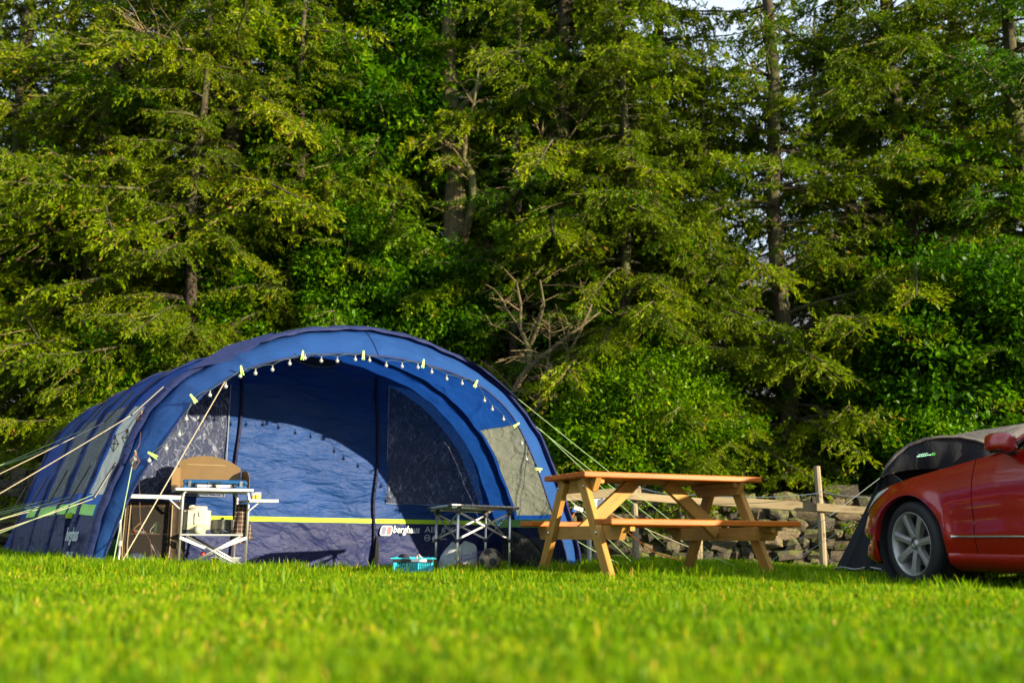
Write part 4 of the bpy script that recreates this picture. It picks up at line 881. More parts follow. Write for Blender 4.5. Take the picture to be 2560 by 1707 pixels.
# ---------------------------------------------------------------- roll top camping table
def bar(root, name, a_, b_, r_, mat=None, n=8):
    mb = MB(); mb.tube([a_, b_], r_, n); return mb.build(name, mat or M['aluminium'], root, smooth=True)
rx0 = at(1100, 1430, 7.9)
rt = thing('roll_top_table', 'aluminium slatted camping table with crossed struts beside the picnic table', 'camping table', (-.47, 7.72, -.01), R(17))
# corners: near edge from front leg to right leg
RTW, RTD, RTH = .50, .50, .50
cor = [(0, 0), (RTW, 0), (RTW*.98, RTD), (-.02, RTD)]
def rtp(px, py, Y): q = M4(rt).inverted() @ at(px, py, Y); return q
F_ = rtp(1143, 1422, 7.55); Rr = rtp(1273, 1420, 7.95); Lf = rtp(1089, 1418, 8.35); Bk = rtp(1213, 1405, 8.75)
legs = [F_, Rr, Bk, Lf]
for q in legs: q.z = 0
TT = .535
for q in legs:
    bar(rt, 'leg', (q.x, q.y, -.02), (q.x, q.y, TT-.04), .0105)
    mb = MB(); mb.box((q.x, q.y, TT-.03), (.04, .04, .05), bev=.006); mb.build('corner_bracket', M['black_plastic'], rt)
    mb = MB(); mb.box((q.x, q.y, .275), (.03, .03, .025), bev=.004); mb.build('collar', M['black_plastic'], rt)
DARKAL = plain('dark_strut', (.10, .12, .12), .45, .6)
for i in range(4):
    a_, b_ = legs[i], legs[(i+1) % 4]; mt = M['aluminium'] if i % 2 == 0 else DARKAL
    for za, zb_ in ((TT-.045, .285), (.285, TT-.045)):
        d_ = (b_-a_).normalized().cross(Vector((0, 0, 1)))*(.006 if za > zb_ else -.006)
        mb = MB(); mb.beam(Vector((a_.x, a_.y, za))+d_, Vector((b_.x, b_.y, zb_))+d_, .016, .006, (0, 0, 1), .001); mb.build('strut', mt, rt)
# slatted top
e0, e1 = (Rr-F_), (Lf-F_)
ns = 11
for i in range(ns):
    t0, t1 = i/ns, (i+.9)/ns; mb = MB(); c00 = F_-e0*.14-e1*.06
    P = [c00+e0*1.28*u_+e1*1.12*v_ for u_, v_ in ((t0, 0), (t1, 0), (t1, 1), (t0, 1))]
    vs = [(q.x, q.y, TT) for q in P]+[(q.x, q.y, TT+.012) for q in P]
    mb.add(vs, [(3, 2, 1, 0), (4, 5, 6, 7), (0, 1, 5, 4), (1, 2, 6, 5), (2, 3, 7, 6), (3, 0, 4, 7)]); mb.build('slat', M['aluminium'], rt)
for v_ in (0, 1.0):
    a_ = F_-e0*.12+e1*v_; b_ = a_+e0*1.24; bar(rt, 'rail', (a_.x, a_.y, TT-.012), (b_.x, b_.y, TT-.012), .010)
    for q in (a_-e0*.03, b_+e0*.03):
        mb = MB(); mb.box((q.x, q.y, TT), (.035, .03, .022), bev=.005); mb.build('end_cap', M['black_plastic'], rt)
# ---------------------------------------------------------------- camp kitchen stand
ck = thing('kitchen_stand', 'aluminium camp kitchen stand with shelf and crossed legs before the tent', 'camp kitchen', tuple(at(540, 1420, 8.2)), R(12)); ck.location.z = .02
KI = M4(ck).inverted()
def K(px, py, Y): return KI @ at(px, py, Y)
YF, YB = 8.0, 8.42
lf, rf = K(453, 1300, YF), K(619, 1300, YF+.13); lb, rb = K(445, 1300, YB-.02), K(590, 1300, YB+.14)
zt = K(535, 1222, YF).z; zs_ = K(530, 1334, YF).z
for q, nm in ((lf, 1), (rf, 1), (lb, 0), (rb, 0)):
    sg = 1 if q in (rf, rb) else -1
    mb = MB(); mb.tube([(q.x-sg*.0, q.y, -.04), (q.x, q.y, zt-.06), (q.x-sg*.008, q.y, zt-.03), (q.x-sg*.03, q.y, zt-.012)], .0115, 8); mb.build('leg', M['aluminium'], ck, smooth=True)
def slab(root, name, P, z0, z1, mat):
    mb = MB(); n = len(P); vs = [(q[0], q[1], z0) for q in P]+[(q[0], q[1], z1) for q in P]
    mb.add(vs, [tuple(range(n))[::-1], tuple(range(n, 2*n))]+[(i, (i+1) % n, (i+1) % n+n, i+n) for i in range(n)]); return mb.build(name, mat, root)
P = [(K(441, 1220, YF-.03).x, lf.y-.04), (K(632, 1222, YF+.1).x, rf.y-.04), (K(622, 1222, YB+.12).x, rb.y+.03), (K(432, 1220, YB).x-.0, lb.y+.03)]
slab(ck, 'tabletop', P, zt-.008, zt, plain('grey_board', (.32, .33, .30), .6))
for a_, b_ in zip(P, P[1:]+P[:1]):
    mb = MB(); mb.beam((a_[0], a_[1], zt-.004), (b_[0], b_[1], zt-.004), .022, .014, (0, 0, 1), .003); mb.build('rim', M['white_metal'], ck)
P = [(lf.x, lf.y+.01), (K(607, 1334, YF+.1).x, rf.y+.01), (rb.x+.0, rb.y-.02), (lb.x, lb.y-.02)]
slab(ck, 'shelf', P, zs_-.014, zs_, M['aluminium'])
for a_, b_ in ((lf, rf), (rf, lf)):
    for dy, rr_ in ((-.015, .010), (.42, .009)):
        mb = MB(); za, zb_ = zs_-.02, .03; w_ = .1 if a_.x < b_.x else .03
        A = Vector((a_.x+(.05 if a_ is lf else -.05), a_.y+dy, za)); B = Vector((b_.x+(-.04 if b_ is rf else .05), b_.y+dy, zb_)); mb.tube([A, B], rr_, 8); mb.build('cross_leg', M['aluminium'], ck, smooth=True)
for a_, s_ in ((lf, 1), (rf, -1)):
    mb = MB(); mb.beam((a_.x, a_.y-.014, zs_-.03), (a_.x+s_*.20, a_.y-.014, zs_-.11), .024, .006, (0, 0, 1), .002); mb.build('brace', M['white_metal'], ck)
# right wing shelf
q0, q1 = K(624, 1249, YF+.1), K(696, 1252, YF+.12); P = [(q0.x, q0.y-.02), (q1.x, q1.y-.02), (K(680, 1249, YB+.2).x, q1.y+.30), (K(596, 1252, YB+.2).x, q0.y+.30)]
zw = q0.z; slab(ck, 'side_shelf', P, zw-.012, zw, plain('grey_board2', (.30, .31, .28), .6))
mb = MB(); mb.beam((P[0][0], P[0][1]-.003, zw-.008), (P[1][0], P[1][1]-.003, zw-.008), .024, .012, (0, 0, 1), .003); mb.build('rim', M['white_metal'], ck)
a_, b_ = K(623, 1276, YF+.11), K(652, 1252, YF+.11); mb = MB(); mb.beam(a_, b_, .02, .01, (0, 1, 0), .002); mb.build('brace', M['white_metal'], ck)
# left wing over the larder
q0, q1 = K(327, 1238, YF-.1), K(452, 1244, YF); zl = q0.z
P = [(q0.x, q0.y), (q1.x, q1.y), (q1.x, q1.y+.36), (K(318, 1238, YB-.1).x, q0.y+.36)]
slab(ck, 'side_shelf', P, zl-.012, zl, plain('grey_board3', (.30, .31, .28), .6))
mb = MB(); mb.beam((P[0][0], P[0][1]-.006, zl-.006), (P[1][0], P[1][1]-.006, zl-.010), .030, .012, (0, 0, 1), .003); mb.build('rim', M['white_metal'], ck)
mb = MB(); mb.beam(K(328, 1240, YF-.1), K(317, 1252, YF+.2), .028, .012, (0, 0, 1), .003); mb.build('rim', M['white_metal'], ck)
mb = MB(); mb.beam(K(419, 1243, YF-.02), K(449, 1271, YF-.01), .022, .008, (0, 1, 0), .002); mb.build('brace', M['white_metal'], ck)
mb = MB(); mb.tube([K(300, 1268, YF-.1), K(300, 1300, YF-.1), K(300, 1358, YF-.1)], .014, 10); mb.build('leg', M['aluminium'], ck, smooth=True)
mb = MB(); q = K(300, 1358, YF-.1); mb.tube([q, (q.x, q.y, -.04)], .0105, 8); mb.build('leg', M['aluminium'], ck, smooth=True)
mb = MB(); mb.tube([(q.x, q.y, q.z+.02), (q.x, q.y, q.z-.02)], .0165, 10); mb.build('collar', plain('grey_plastic', (.25, .26, .27), .5), ck)
q = K(284, 1360, YB+.1); mb = MB(); mb.tube([K(283, 1310, YB+.1), q], .014, 8); mb.build('leg', plain('dull_grey_leg', (.2, .2, .2), .5, .5), ck, smooth=True); mb = MB(); mb.tube([q, (q.x, q.y, -.03)], .010, 8); mb.build('leg', M['aluminium'], ck)
# windshield on top
BRN = plain('brown_metal', (.19, .125, .055), .42, .25, .08)
ws = thing('windshield', 'brown folding windshield with curved top round the stove', 'windshield', tuple(ck.matrix_basis @ Vector((0, 0, zt)) if False else (M4(ck) @ Vector(((lf.x+rf.x)/2, (lf.y+rb.y)/2, zt)))), R(12))
WI = M4(ws).inverted(); KM = M4(ck)
def W_(px, py, Y): return WI @ at(px, py, Y)
YBK = 8.47
top = [W_(*q, YBK) for q in [(448, 1216), (448, 1155), (460, 1148), (480, 1141), (505, 1138), (530, 1139), (555, 1145), (578, 1154), (600, 1168), (600, 1216)]]
mb = MB(); n = len(top); yb_ = top[0].y; vs = [(q.x, yb_, max(q.z, 0)) for q in top]+[(q.x, yb_+.004, max(q.z, 0)) for q in top]
mb.add(vs, [tuple(range(n)), tuple(range(2*n-1, n-1, -1))]+[(i, i+n, (i+1) % n+n, (i+1) % n) for i in range(n)]); mb.build('back_panel', BRN, ws)
for sgn, xq, px_o in ((-1, top[0].x, 428), (1, top[-1].x, 621)):
    h = .205 if sgn < 0 else .185; xo = W_(px_o, 1200, YBK-.22).x; yo = yb_-.20; N_ = 10; prof_ = [(0, 0)]+[(0, h*.9)]+[(t_, h*(.98-.22*max(0, t_-.45)**2*6)) for t_ in np.linspace(.05, .95, N_)]+[(1, h*.55), (1, 0)]
    fx = lambda t_, o_=0: (xq+(xo-xq)*t_, yb_+(yo-yb_)*t_-o_)
    vs = [(*fx(t_), z) for t_, z in prof_]+[(fx(t_)[0]+.004, fx(t_)[1], z) for t_, z in prof_]; n = len(prof_)
    mb = MB(); mb.add(vs, [tuple(range(n)), tuple(range(2*n-1, n-1, -1))]+[(i, i+n, (i+1) % n+n, (i+1) % n) for i in range(n)]); mb.build('side_panel', BRN, ws)
mb = MB(); q0, q1 = W_(468, 1160, YBK), W_(562, 1162, YBK); mb.beam((q0.x, yb_-.002, q0.z), (q1.x, yb_-.002, q1.z), .004, .003, (0, 0, 1), 0); mb.build('pressed_ridge', plain('ridge', (.5, .38, .2), .4, .3), ws)
# stove
stv = thing('gas_stove', 'blue suitcase gas stove with black knobs on the kitchen stand', 'stove', tuple(KM @ Vector(((lf.x+rf.x)/2, (lf.y+rb.y)/2-.04, zt))), R(12)); SI = M4(stv).inverted()
def S_(px, py, Y): return SI @ at(px, py, Y)
a_, b_ = S_(459, 1200, 8.1), S_(617, 1200, 8.2); cx_ = (a_.x+b_.x)/2; wd_ = b_.x-a_.x; fy = -.13
SB = plain('stove_blue', (.015, .10, .28), .35, .3, .05)
mb = MB(); mb.box((cx_, 0, .020), (wd_, .27, .040), bev=.008); mb.build('base', SB, stv)
mb = MB(); mb.box((cx_, 0, .064), (wd_, .272, .034), bev=.01); mb.build('lid', SB, stv)
mb = MB(); mb.box((cx_, 0, .0435), (wd_*.98, .262, .007)); mb.build('gap', M['dark'], stv)
mb = MB(); mb.box((cx_-.01, fy-.006, .030), (wd_*.60, .006, .020), bev=.002); mb.build('control_panel', M['white_metal'], stv)
for t_ in (.20, .5, .81):
    mb = MB(); mb.lathe([(0, -.022), (.014, -.020), (.016, 0), (.019, .004)], 12, (cx_+(t_-.5)*wd_, fy-.01, .032), 'y'); mb.build('knob', M['black_plastic'], stv, smooth=True)
for t_ in (.105, .915):
    mb = MB(); mb.box((cx_+(t_-.5)*wd_, fy-.008, .048), (.024, .008, .052), bev=.002); mb.build('latch', M['steel'], stv)
mb = MB(); x = cx_-.0; mb.tube([(x-.05, fy-.012, .062), (x-.035, fy-.03, .012), (x+.035, fy-.03, .012), (x+.055, fy-.012, .062), (x-.05, fy-.012, .062)], .003, 6); mb.build('handle', M['steel'], stv)
# juice glasses
JUICE = plain('orange_juice', (.75, .42, .005), .4, var=.03)
gm = NT('clear_plastic'); q_ = gm.n('ShaderNodeBsdfPrincipled', Roughness=.08); q_.inputs['Base Color'].default_value = (.9, .9, .9, 1); tr = gm.n('ShaderNodeBsdfTransparent'); mx = gm.n('ShaderNodeMixShader'); mx.inputs[0].default_value = .12; gm.l(tr.outputs[0], mx.inputs[1]); gm.l(q_.outputs[0], mx.inputs[2]); GL = gm.done(mx.outputs[0])
for (px, Y, lb, rr_) in ((634, 8.35, 'rear glass of orange juice, half hidden by the front glass', .024), (644, 8.2, 'front glass of orange juice on the right wing shelf', .030)):
    q = at(px, 1250, Y); z_ = (KM @ Vector((0, 0, zw))).z; r_ = thing('juice_glass', lb, 'glass', (q.x, q.y, z_), group='glasses of orange juice')
    mb = MB(); mb.lathe([(0, .001), (rr_*.8, .001), (rr_*.85, .02), (rr_, .068), (rr_-.002, .068), (rr_*.82, .02), (0, .006)], 16); mb.build('cup', GL, r_, smooth=True)
    mb = MB(); mb.lathe([(0, .007), (rr_*.79, .007), (rr_*.93, .044), (0, .044)], 14); mb.build('juice', JUICE, r_, smooth=True)
# water container
q = at(486, 1330, 8.2); zsw = (KM @ Vector((0, 0, zs_))).z
wc = thing('water_container', 'half full white plastic water container on the kitchen stand shelf', 'water container', (q.x+.0, q.y+.06, zsw), R(12))
t = NT('milky_plastic'); co = t.coord(); sx = t.n('ShaderNodeSeparateXYZ'); t.l(co, sx.inputs[0]); c = t.ramp(sx.outputs[2], [(0, (.33, .345, .25)), (.072, (.33, .345, .25)), (.080, (.46, .44, .36)), (1, (.46, .44, .36))])
p = t.n('ShaderNodeBsdfPrincipled', Roughness=.35); t.l(c, p.inputs['Base Color']); p.inputs['Subsurface Weight'].default_value = .15; p.inputs['Subsurface Radius'].default_value = (.02, .02, .02); MILK = t.done(p.outputs[0])
bm = bmesh.new(); bmesh.ops.create_cube(bm, size=1)
for v in bm.verts: v.co = Vector((v.co.x*.206, v.co.y*.20, v.co.z*.225+.1125))
bmesh.ops.bevel(bm, geom=bm.edges[:], offset=.035, segments=3, affect='EDGES'); me_ = bpy.data.meshes.new('body'); bm.to_mesh(me_); bm.free(); me_.polygons.foreach_set('use_smooth', [True]*len(me_.polygons)); me_.set_sharp_from_angle(angle=R(50)); me_.materials.append(MILK); link_mesh('body', me_, wc)
mb = MB(); mb.lathe([(0, -.05), (.026, -.048), (.030, -.02), (.034, -.015), (.034, 0), (.036, .01)], 18, (.02, -.10, .034), 'y'); mb.build('cap', MILK, wc, smooth=True)
mb = MB(); mb.tube([(-.012, -.101, .075), (-.012, -.104, .165), (.022, -.104, .175), (.026, -.104, .14)], .007, 6); mb.build('grip_ridge', MILK, wc, smooth=True)
mb = MB(); mb.lathe([(.02, .22), (.022, .234), (0, .236)], 12, (-.05, .0, 0)); mb.build('vent_cap', MILK, wc, smooth=True)
# pot stack
q = at(547, 1330, 8.3); POT = plain('grey_anodised', (.16, .165, .15), .45, .7); pot = thing('cooking_pot', 'grey metal nested cooking pots with lid beside the water container', 'pot', (q.x, q.y+.08, zsw), R(12))
mb = MB(); mb.lathe([(0, .002), (.078, .002), (.088, .012), (.090, .036), (.088, .038)], 28); mb.build('frying_pan', plain('dark_pan', (.05, .05, .05), .35, .5), pot, smooth=True)
mb = MB(); mb.lathe([(.084, .039), (.086, .045), (.086, .108), (.088, .110)], 28); mb.build('pot_body', POT, pot, smooth=True)
mb = MB(); mb.lathe([(.090, .110), (.091, .115), (.080, .121), (.02, .124), (0, .124)], 28); mb.build('pot_lid', POT, pot, smooth=True)
mb = MB(); mb.lathe([(.012, .124), (.015, .136), (0, .138)], 10); mb.build('lid_knob', M['black_plastic'], pot, smooth=True)
mb = MB(); mb.tube([(-.045, -.078, .03), (-.05, -.10, .018), (-.02, -.105, .012), (-.012, -.09, .03), (.03, -.10, .028), (.055, -.092, .014), (.075, -.06, .028)], .003, 5); mb.build('wire_handle', M['steel'], pot)
# towel
t = NT('brown_checked_towel'); co = t.coord(); br = t.n('ShaderNodeTexBrick'); mp = t.n('ShaderNodeMapping'); mp.inputs['Rotation'].default_value = (R(90), .06, 0); t.l(co, mp.inputs[0]); t.l(mp.outputs[0], br.inputs[0])
br.offset = 0; br.inputs['Scale'].default_value = 1; br.inputs['Brick Width'].default_value = .034; br.inputs['Row Height'].default_value = .034; br.inputs['Mortar Size'].default_value = .0008; br.inputs['Color1'].default_value = (.030, .014, .009, 1); br.inputs['Color2'].default_value = (.034, .017, .011, 1); br.inputs['Mortar'].default_value = (.5, .42, .33, 1)
p = t.n('ShaderNodeBsdfPrincipled', Roughness=.95); t.l(br.outputs[0], p.inputs['Base Color']); t.l(t.bump(t.noise(160, 3, co=co), .6, .004), p.inputs['Normal']); TOW = t.done(p.outputs[0])
q = at(603, 1262, 8.2); tow = thing('tea_towel', 'dark brown checked towel hanging inside the right leg of the kitchen stand', 'towel', (q.x, q.y+.06, q.z+.01), R(12))
mb = MB(); P = []
for j in range(13):
    t_ = j/12; w0 = .055+.07*t_; P.append([((-.01+.012*t_)+(u_-.5)*w0*1.5, .018*math.sin(u_*11+t_*2)*(.4+t_)-.01, -.31*t_-.02*math.sin(u_*5)*t_) for u_ in [i/12 for i in range(13)]])
mb.grid(P); me_ = mb.mesh('cloth', True); me_.materials.append(TOW); link_mesh('cloth', me_, tow)
mb = MB(); mb.tube([(0, 0, .01), (-.015, 0, .02), (-.03, .0, .0)], .006, 5); mb.build('loop', TOW, tow)
# fabric larder under the left wing
ld0 = at(310, 1405, 8.05); larder = thing('mesh_larder', 'dark brown mesh fronted camping larder under the left wing shelf', 'larder', (at(378, 1400, 8.1).x, 8.2, .03), R(8)); LI = M4(larder).inverted()
def Lp(px, py, Y): return LI @ at(px, py, Y)
LBR = fabric('larder_brown', (.045, .032, .022), .0, None, .5); LMESH = NT('black_mesh'); q_ = LMESH.n('ShaderNodeBsdfPrincipled', Roughness=.9); q_.inputs['Base Color'].default_value = (.035, .03, .025, 1); tr = LMESH.n('ShaderNodeBsdfTransparent'); mx = LMESH.n('ShaderNodeMixShader'); mx.inputs[0].default_value = .45; LMESH.l(tr.outputs[0], mx.inputs[1]); LMESH.l(q_.outputs[0], mx.inputs[2]); LMESH = LMESH.done(mx.outputs[0])
x0, x1 = Lp(309, 1300, 8.05).x, Lp(443, 1300, 8.05).x; zt2 = Lp(380, 1252, 8.05).z; y0_ = -.12; y1_ = .26
slab(larder, 'top', [(x0, y0_), (x1, y0_), (x1, y1_), (x0, y1_)], zt2-.008, zt2, LBR)
for xx in (x0, x1-.006):
    mb = MB(); mb.grid([[(xx+.003*math.sin(z*30), y, z) for z in np.linspace(-.04, zt2-.01, 10)] for y in np.linspace(y0_, y1_, 5)]); mb.build('side_wall', LBR, larder, smooth=True)
mb = MB(); mb.grid([[(x, y1_, z) for z in (-.04, zt2-.01)] for x in (x0, x1)]); mb.build('back_wall', LBR, larder)
for xa, xb in ((x0, x0+.055), (x1-.055, x1)):
    mb = MB(); mb.grid([[(x, y0_-.003+.004*math.sin(x*90), z) for z in (-.04, .2, zt2-.01)] for x in np.linspace(xa, xb, 5)]); mb.build('front_border', LBR, larder, smooth=True)
mb = MB(); mb.grid([[(x, y0_-.003, z) for z in (zt2-.05, zt2-.01)] for x in (x0+.055, x1-.055)]); mb.build('front_border', LBR, larder)
mb = MB(); mb.grid([[(x, y0_, z) for z in (-.04, zt2-.05)] for x in (x0+.055, x1-.055)]); mb.build('mesh_front', LMESH, larder)
zsh = Lp(380, 1333, 8.05).z; slab(larder, 'shelf', [(x0+.02, y0_+.02), (x1-.02, y0_+.02), (x1-.02, y1_-.02), (x0+.02, y1_-.02)], zsh-.006, zsh, plain('larder_shelf', (.22, .13, .06), .7))
TAPE = plain('khaki_tape', (.20, .15, .08), .8)
for xx in (x0+.05, x0+.012):
    mb = MB(); mb.tube([(xx, y0_-.01, zt2-.03), (xx-.004, y0_-.012, .2), (xx+.002, y0_-.01, .08), (xx+(.06 if xx > x0+.03 else 0), y0_-.01, .0)], .0055, 5); mb.build('zip_tape', TAPE, larder)
mb = MB(); mb.tube([(x1-.055, y0_-.01, zt2-.03), (x1-.05, y0_-.01, .2), (x1-.055, y0_-.01, .09), (x1-.10, y0_-.01, .03), (x1-.16, y0_-.01, .01)], .0065, 5); mb.build('zip_tape', TAPE, larder)
def lw(x, y, z): return M4(larder) @ Vector((x, y, z))
def small(name, label, cat, px, Y, z, parts, grp=None, rz=0, rot=None):
    q = at(px, 1330, Y); zz = (M4(larder) @ Vector((0, 0, z))).z; r_ = thing(name, label, cat, (q.x, q.y, zz), rz, grp, rot)
    for nm, mb_, mt in parts: mb_.build(nm, mt, r_, smooth=True)
    return r_
GRN = plain('green_enamel', (.05, .30, .15), .4)
small('green_beaker', 'green beaker standing on the larder shelf', 'beaker', 390, 8.2, zsh, [('body', MB().lathe([(0, .002), (.026, .002), (.028, .07), (.026, .09), (.02, .095), (0, .095)], 14), GRN), ('rim', MB().lathe([(.027, .072), (.0285, .074), (.027, .076)], 14), plain('dkgreen', (.02, .1, .05), .4))])
small('red_bowl', 'red bowl behind the green beaker on the larder shelf', 'bowl', 392, 8.27, zsh, [('bowl', MB().lathe([(0, .002), (.03, .002), (.05, .022), (.05, .026), (.03, .008)], 14), plain('red_plastic', (.5, .03, .02), .4)), ('foot', MB().lathe([(.028, 0), (.03, .003)], 12), M['dark'])])
small('measuring_jug', 'small clear measuring jug right of the green beaker', 'jug', 401, 8.23, zsh, [('jug_body', MB().lathe([(0, .002), (.024, .002), (.028, .085)], 12), GL), ('jug_handle', MB().tube([(.026, 0, .07), (.045, 0, .06), (.045, 0, .03), (.025, 0, .02)], .003, 5), GL)])
small('metal_tongs', 'bent white handled tongs leaning left of the green beaker', 'tongs', 377, 8.15, zsh, [('arm', MB().tube([(.02, 0, .06), (0, 0, .04), (-.008, 0, .012), (.008, 0, .002), (.02, 0, .008)], .0035, 6), plain('offwhite', (.6, .55, .48), .5)), ('grip', MB().tube([(.02, 0, .06), (.024, 0, .075)], .005, 6), M['white_metal'])])
small('wooden_spatula', 'wooden spatula leaning in the left of the larder', 'spatula', 326, 8.12, zsh, [('blade', MB().beam((0, 0, .01), (.075, 0, .085), .018, .006, (0, 1, 0)), plain('spatula_wood', (.45, .22, .07), .6)), ('handle', MB().beam((.0, 0, .01), (-.02, 0, .0), .01, .005, (0, 1, 0)), plain('spatula_wood2', (.4, .2, .07), .6))])
small('food_packet', 'silver and red packet lying on the larder shelf', 'packet', 347, 8.1, zsh, [('wrapper', MB().box((0, 0, .014), (.11, .05, .022), Matrix.Rotation(.12, 3, 'Y'), .008), plain('packet_silver', (.5, .5, .52), .3, .6)), ('label_patch', MB().box((-.03, -.026, .018), (.035, .003, .014)), plain('packet_red', (.5, .05, .04), .4))])
small('carrier_bag', 'blue and white stuffed bag in the bottom of the larder', 'bag', 343, 8.15, .0, [('blue_cloth', MB().lathe([(0, 0), (.09, .01), (.10, .05), (.07, .10), (.02, .12), (0, .12)], 10), plain('blue_bag', (.02, .08, .25), .6)), ('grey_cloth', MB().lathe([(0, 0), (.07, .01), (.075, .04), (.04, .08), (0, .09)], 10, (.12, 0, 0)), plain('grey_bag', (.25, .27, .3), .6))])
small('clear_tray', 'clear plastic tray leaning in the bottom of the larder', 'tray', 400, 8.15, .0, [('tray', MB().box((0, 0, .10), (.035, .02, .2), Matrix.Rotation(-.55, 3, 'Y'), .006), plain('tray_grey', (.12, .13, .14), .3)), ('tray_edge', MB().box((-.02, -.012, .12), (.006, .008, .16), Matrix.Rotation(-.55, 3, 'Y'), .002), M['white_metal'])])
# green tub behind the left flap, blue cloth on it
q = at(262, 1400, 8.3); tub = thing('green_tub', 'green tub with pale base behind the left tent flap', 'tub', (q.x+.02, 8.5, .0))
mb = MB(); mb.lathe([(.14, .07), (.155, .20), (.155, .25), (.145, .26), (0, .26)], 24); mb.build('tub_body', plain('tub_green', (.01, .14, .06), .4), tub, smooth=True)
mb = MB(); mb.lathe([(.15, -.03), (.148, .05), (.145, .069)], 24); mb.build('tub_base', plain('tub_base', (.45, .45, .38), .6, var=.5, nscale=20), tub, smooth=True)
# grey basin under the kitchen stand, red ball valve
q = at(563, 1410, 8.45); ba = thing('washing_up_bowl', 'grey washing up bowl on the grass under the kitchen stand', 'bowl', (q.x, q.y, .03))
mb = MB(); mb.lathe([(0, .0), (.10, .0), (.115, .075), (.125, .078), (.125, .082), (.11, .080), (.095, .01)], 24); mb.build('bowl_body', plain('bowl_grey', (.30, .33, .34), .5), ba, smooth=True)
mb = MB(); mb.tube([(.124*math.cos(R(a)), .124*math.sin(R(a)), .08) for a in range(0, 361, 15)], .004, 5); mb.build('bowl_rim', plain('bowl_rim', (.35, .38, .38), .5), ba, smooth=True)
q = at(507, 1385, 8.35); rv = thing('red_toggle', 'small red round toggle among the crossed legs of the kitchen stand', 'toggle', tuple(q)); mb = MB(); mb.lathe([(0, -.022), (.014, -.014), (.02, 0), (.014, .014), (0, .022)], 12); mb.build('knob_body', plain('red_gloss', (.5, .02, .02), .3), rv, smooth=True); mb = MB(); mb.tube([(0, 0, .02), (0, .01, .05)], .004, 5); mb.build('knob_stem', M['steel'], rv)
q = at(570, 1407, 8.1); egg = thing('white_cup', 'tiny white cup lying in the grass by the right stand leg', 'cup', (q.x, q.y, .06), rot=(0, R(80), 0)); mb = MB(); mb.lathe([(0, 0), (.012, 0), (.017, .03), (.016, .03), (.011, .003)], 12); mb.build('cup_body', M['white_metal'], egg, smooth=True); mb = MB(); mb.lathe([(.0165, .028), (.019, .030), (.0165, .032)], 12); mb.build('cup_rim', M['white_metal'], egg)
# ---------------------------------------------------------------- blue folding crate
CR = plain('turquoise_plastic', (.03, .42, .52), .4, var=.05)
q0, q1 = at(984, 1415, 7.85), at(1080, 1415, 7.85); crt = thing('folding_crate', 'turquoise plastic folding crate with black band on the grass', 'crate', ((q0.x+q1.x)/2, 7.9, .0), R(4)); cw = (q1.x-q0.x)
H_ = .125
def lattice(x0, x1, y, n, z0, z1):
    for i in range(n+1):
        x = x0+(x1-x0)*i/n; mb = MB(); mb.box((x, y, (z0+z1)/2), (.0035, .006, z1-z0)); yield mb
for xa, xb in ((-cw/2+.012, -cw/2+.10), (-cw/2+.112, cw/2-.115), (cw/2-.105, cw/2-.012)):
    mb = MB(); mb.box(((xa+xb)/2, -.145, .015), (xb-xa, .010, .05)); mb.build('lower_rail', CR, crt)
    n = max(4, int((xb-xa)/.013)); mb = MB()
    for i in range(n+1): mb.box((xa+(xb-xa)*i/n, -.145, .068), (.0045, .007, .062))
    for z in (.057, .08): mb.box(((xa+xb)/2, -.1445, z), (xb-xa, .005, .0035))
    tag(mb.build('grille', CR, crt), kind='stuff')
for x in (-cw/2+.006, -cw/2+.106, cw/2-.110, cw/2-.006):
    mb = MB(); mb.box((x, -.145, .06), (.013, .014, .14), bev=.002); mb.build('corner_post', CR, crt)
mb = MB(); mb.box((0, -.148, .110), (cw+.008, .016, .026), bev=.003); mb.build('black_band', M['black_plastic'], crt)
mb = MB(); mb.box((.045, -.158, .112), (.12, .004, .020), bev=.001); mb.build('white_tag', M['white_metal'], crt)
mb = MB(); mb.box((0, .14, .07), (cw, .012, .13)); mb.build('rear_wall', CR, crt)
for sg in (-1, 1):
    mb = MB(); mb.box((sg*cw/2, 0, .07), (.012, .28, .13)); mb.build('end_wall', CR, crt)
mb = MB(); mb.box((0, 0, .01), (cw-.02, .27, .008)); mb.build('crate_floor', CR, crt)
for sg in (-.5, .25):
    mb = MB(); mb.box((cw*(sg+.13), -.145, .128), (cw*.42, .012, .010), bev=.002); mb.build('top_rim', CR, crt)
def blob(name, lb, cat, loc, prof, mat, seed, n=14, sq=(1, 1), pn='fabric_body', amp=.012):
    r = random.Random(seed); root = thing(name, lb, cat, loc); mb = MB(); N = len(prof); P = []
    for j, (rr_, z, dx) in enumerate(prof):
        P.append([(dx+rr_*sq[0]*math.cos(2*math.pi*k/n)+r.uniform(-amp, amp)*(1 if 0 < k < n else 0), rr_*sq[1]*math.sin(2*math.pi*k/n)+r.uniform(-amp, amp)*(1 if 0 < k < n else 0), z+r.uniform(-amp, amp)*.6*(1 if 0 < k < n else 0)) for k in range(n+1)])
    mb.grid(P); mb.build(pn, mat, root, smooth=True, fix=True); return root
c = M4(crt)
o = blob('black_cap', 'black woolly thing poking out of the left of the turquoise crate', 'cap', tuple(c @ Vector((-cw*.27, 0, .06))), [(.0, 0, 0), (.05, .02, 0), (.048, .07, 0), (.03, .095, 0), (.0, .10, 0)], plain('black_wool', (.012, .012, .014), .95, bump=.6), 3, amp=.004)
mb = MB(); mb.lathe([(.046, .05), (.052, .056), (.047, .064)], 14); mb.build('band', plain('black_wool2', (.02, .02, .022), .95), o)
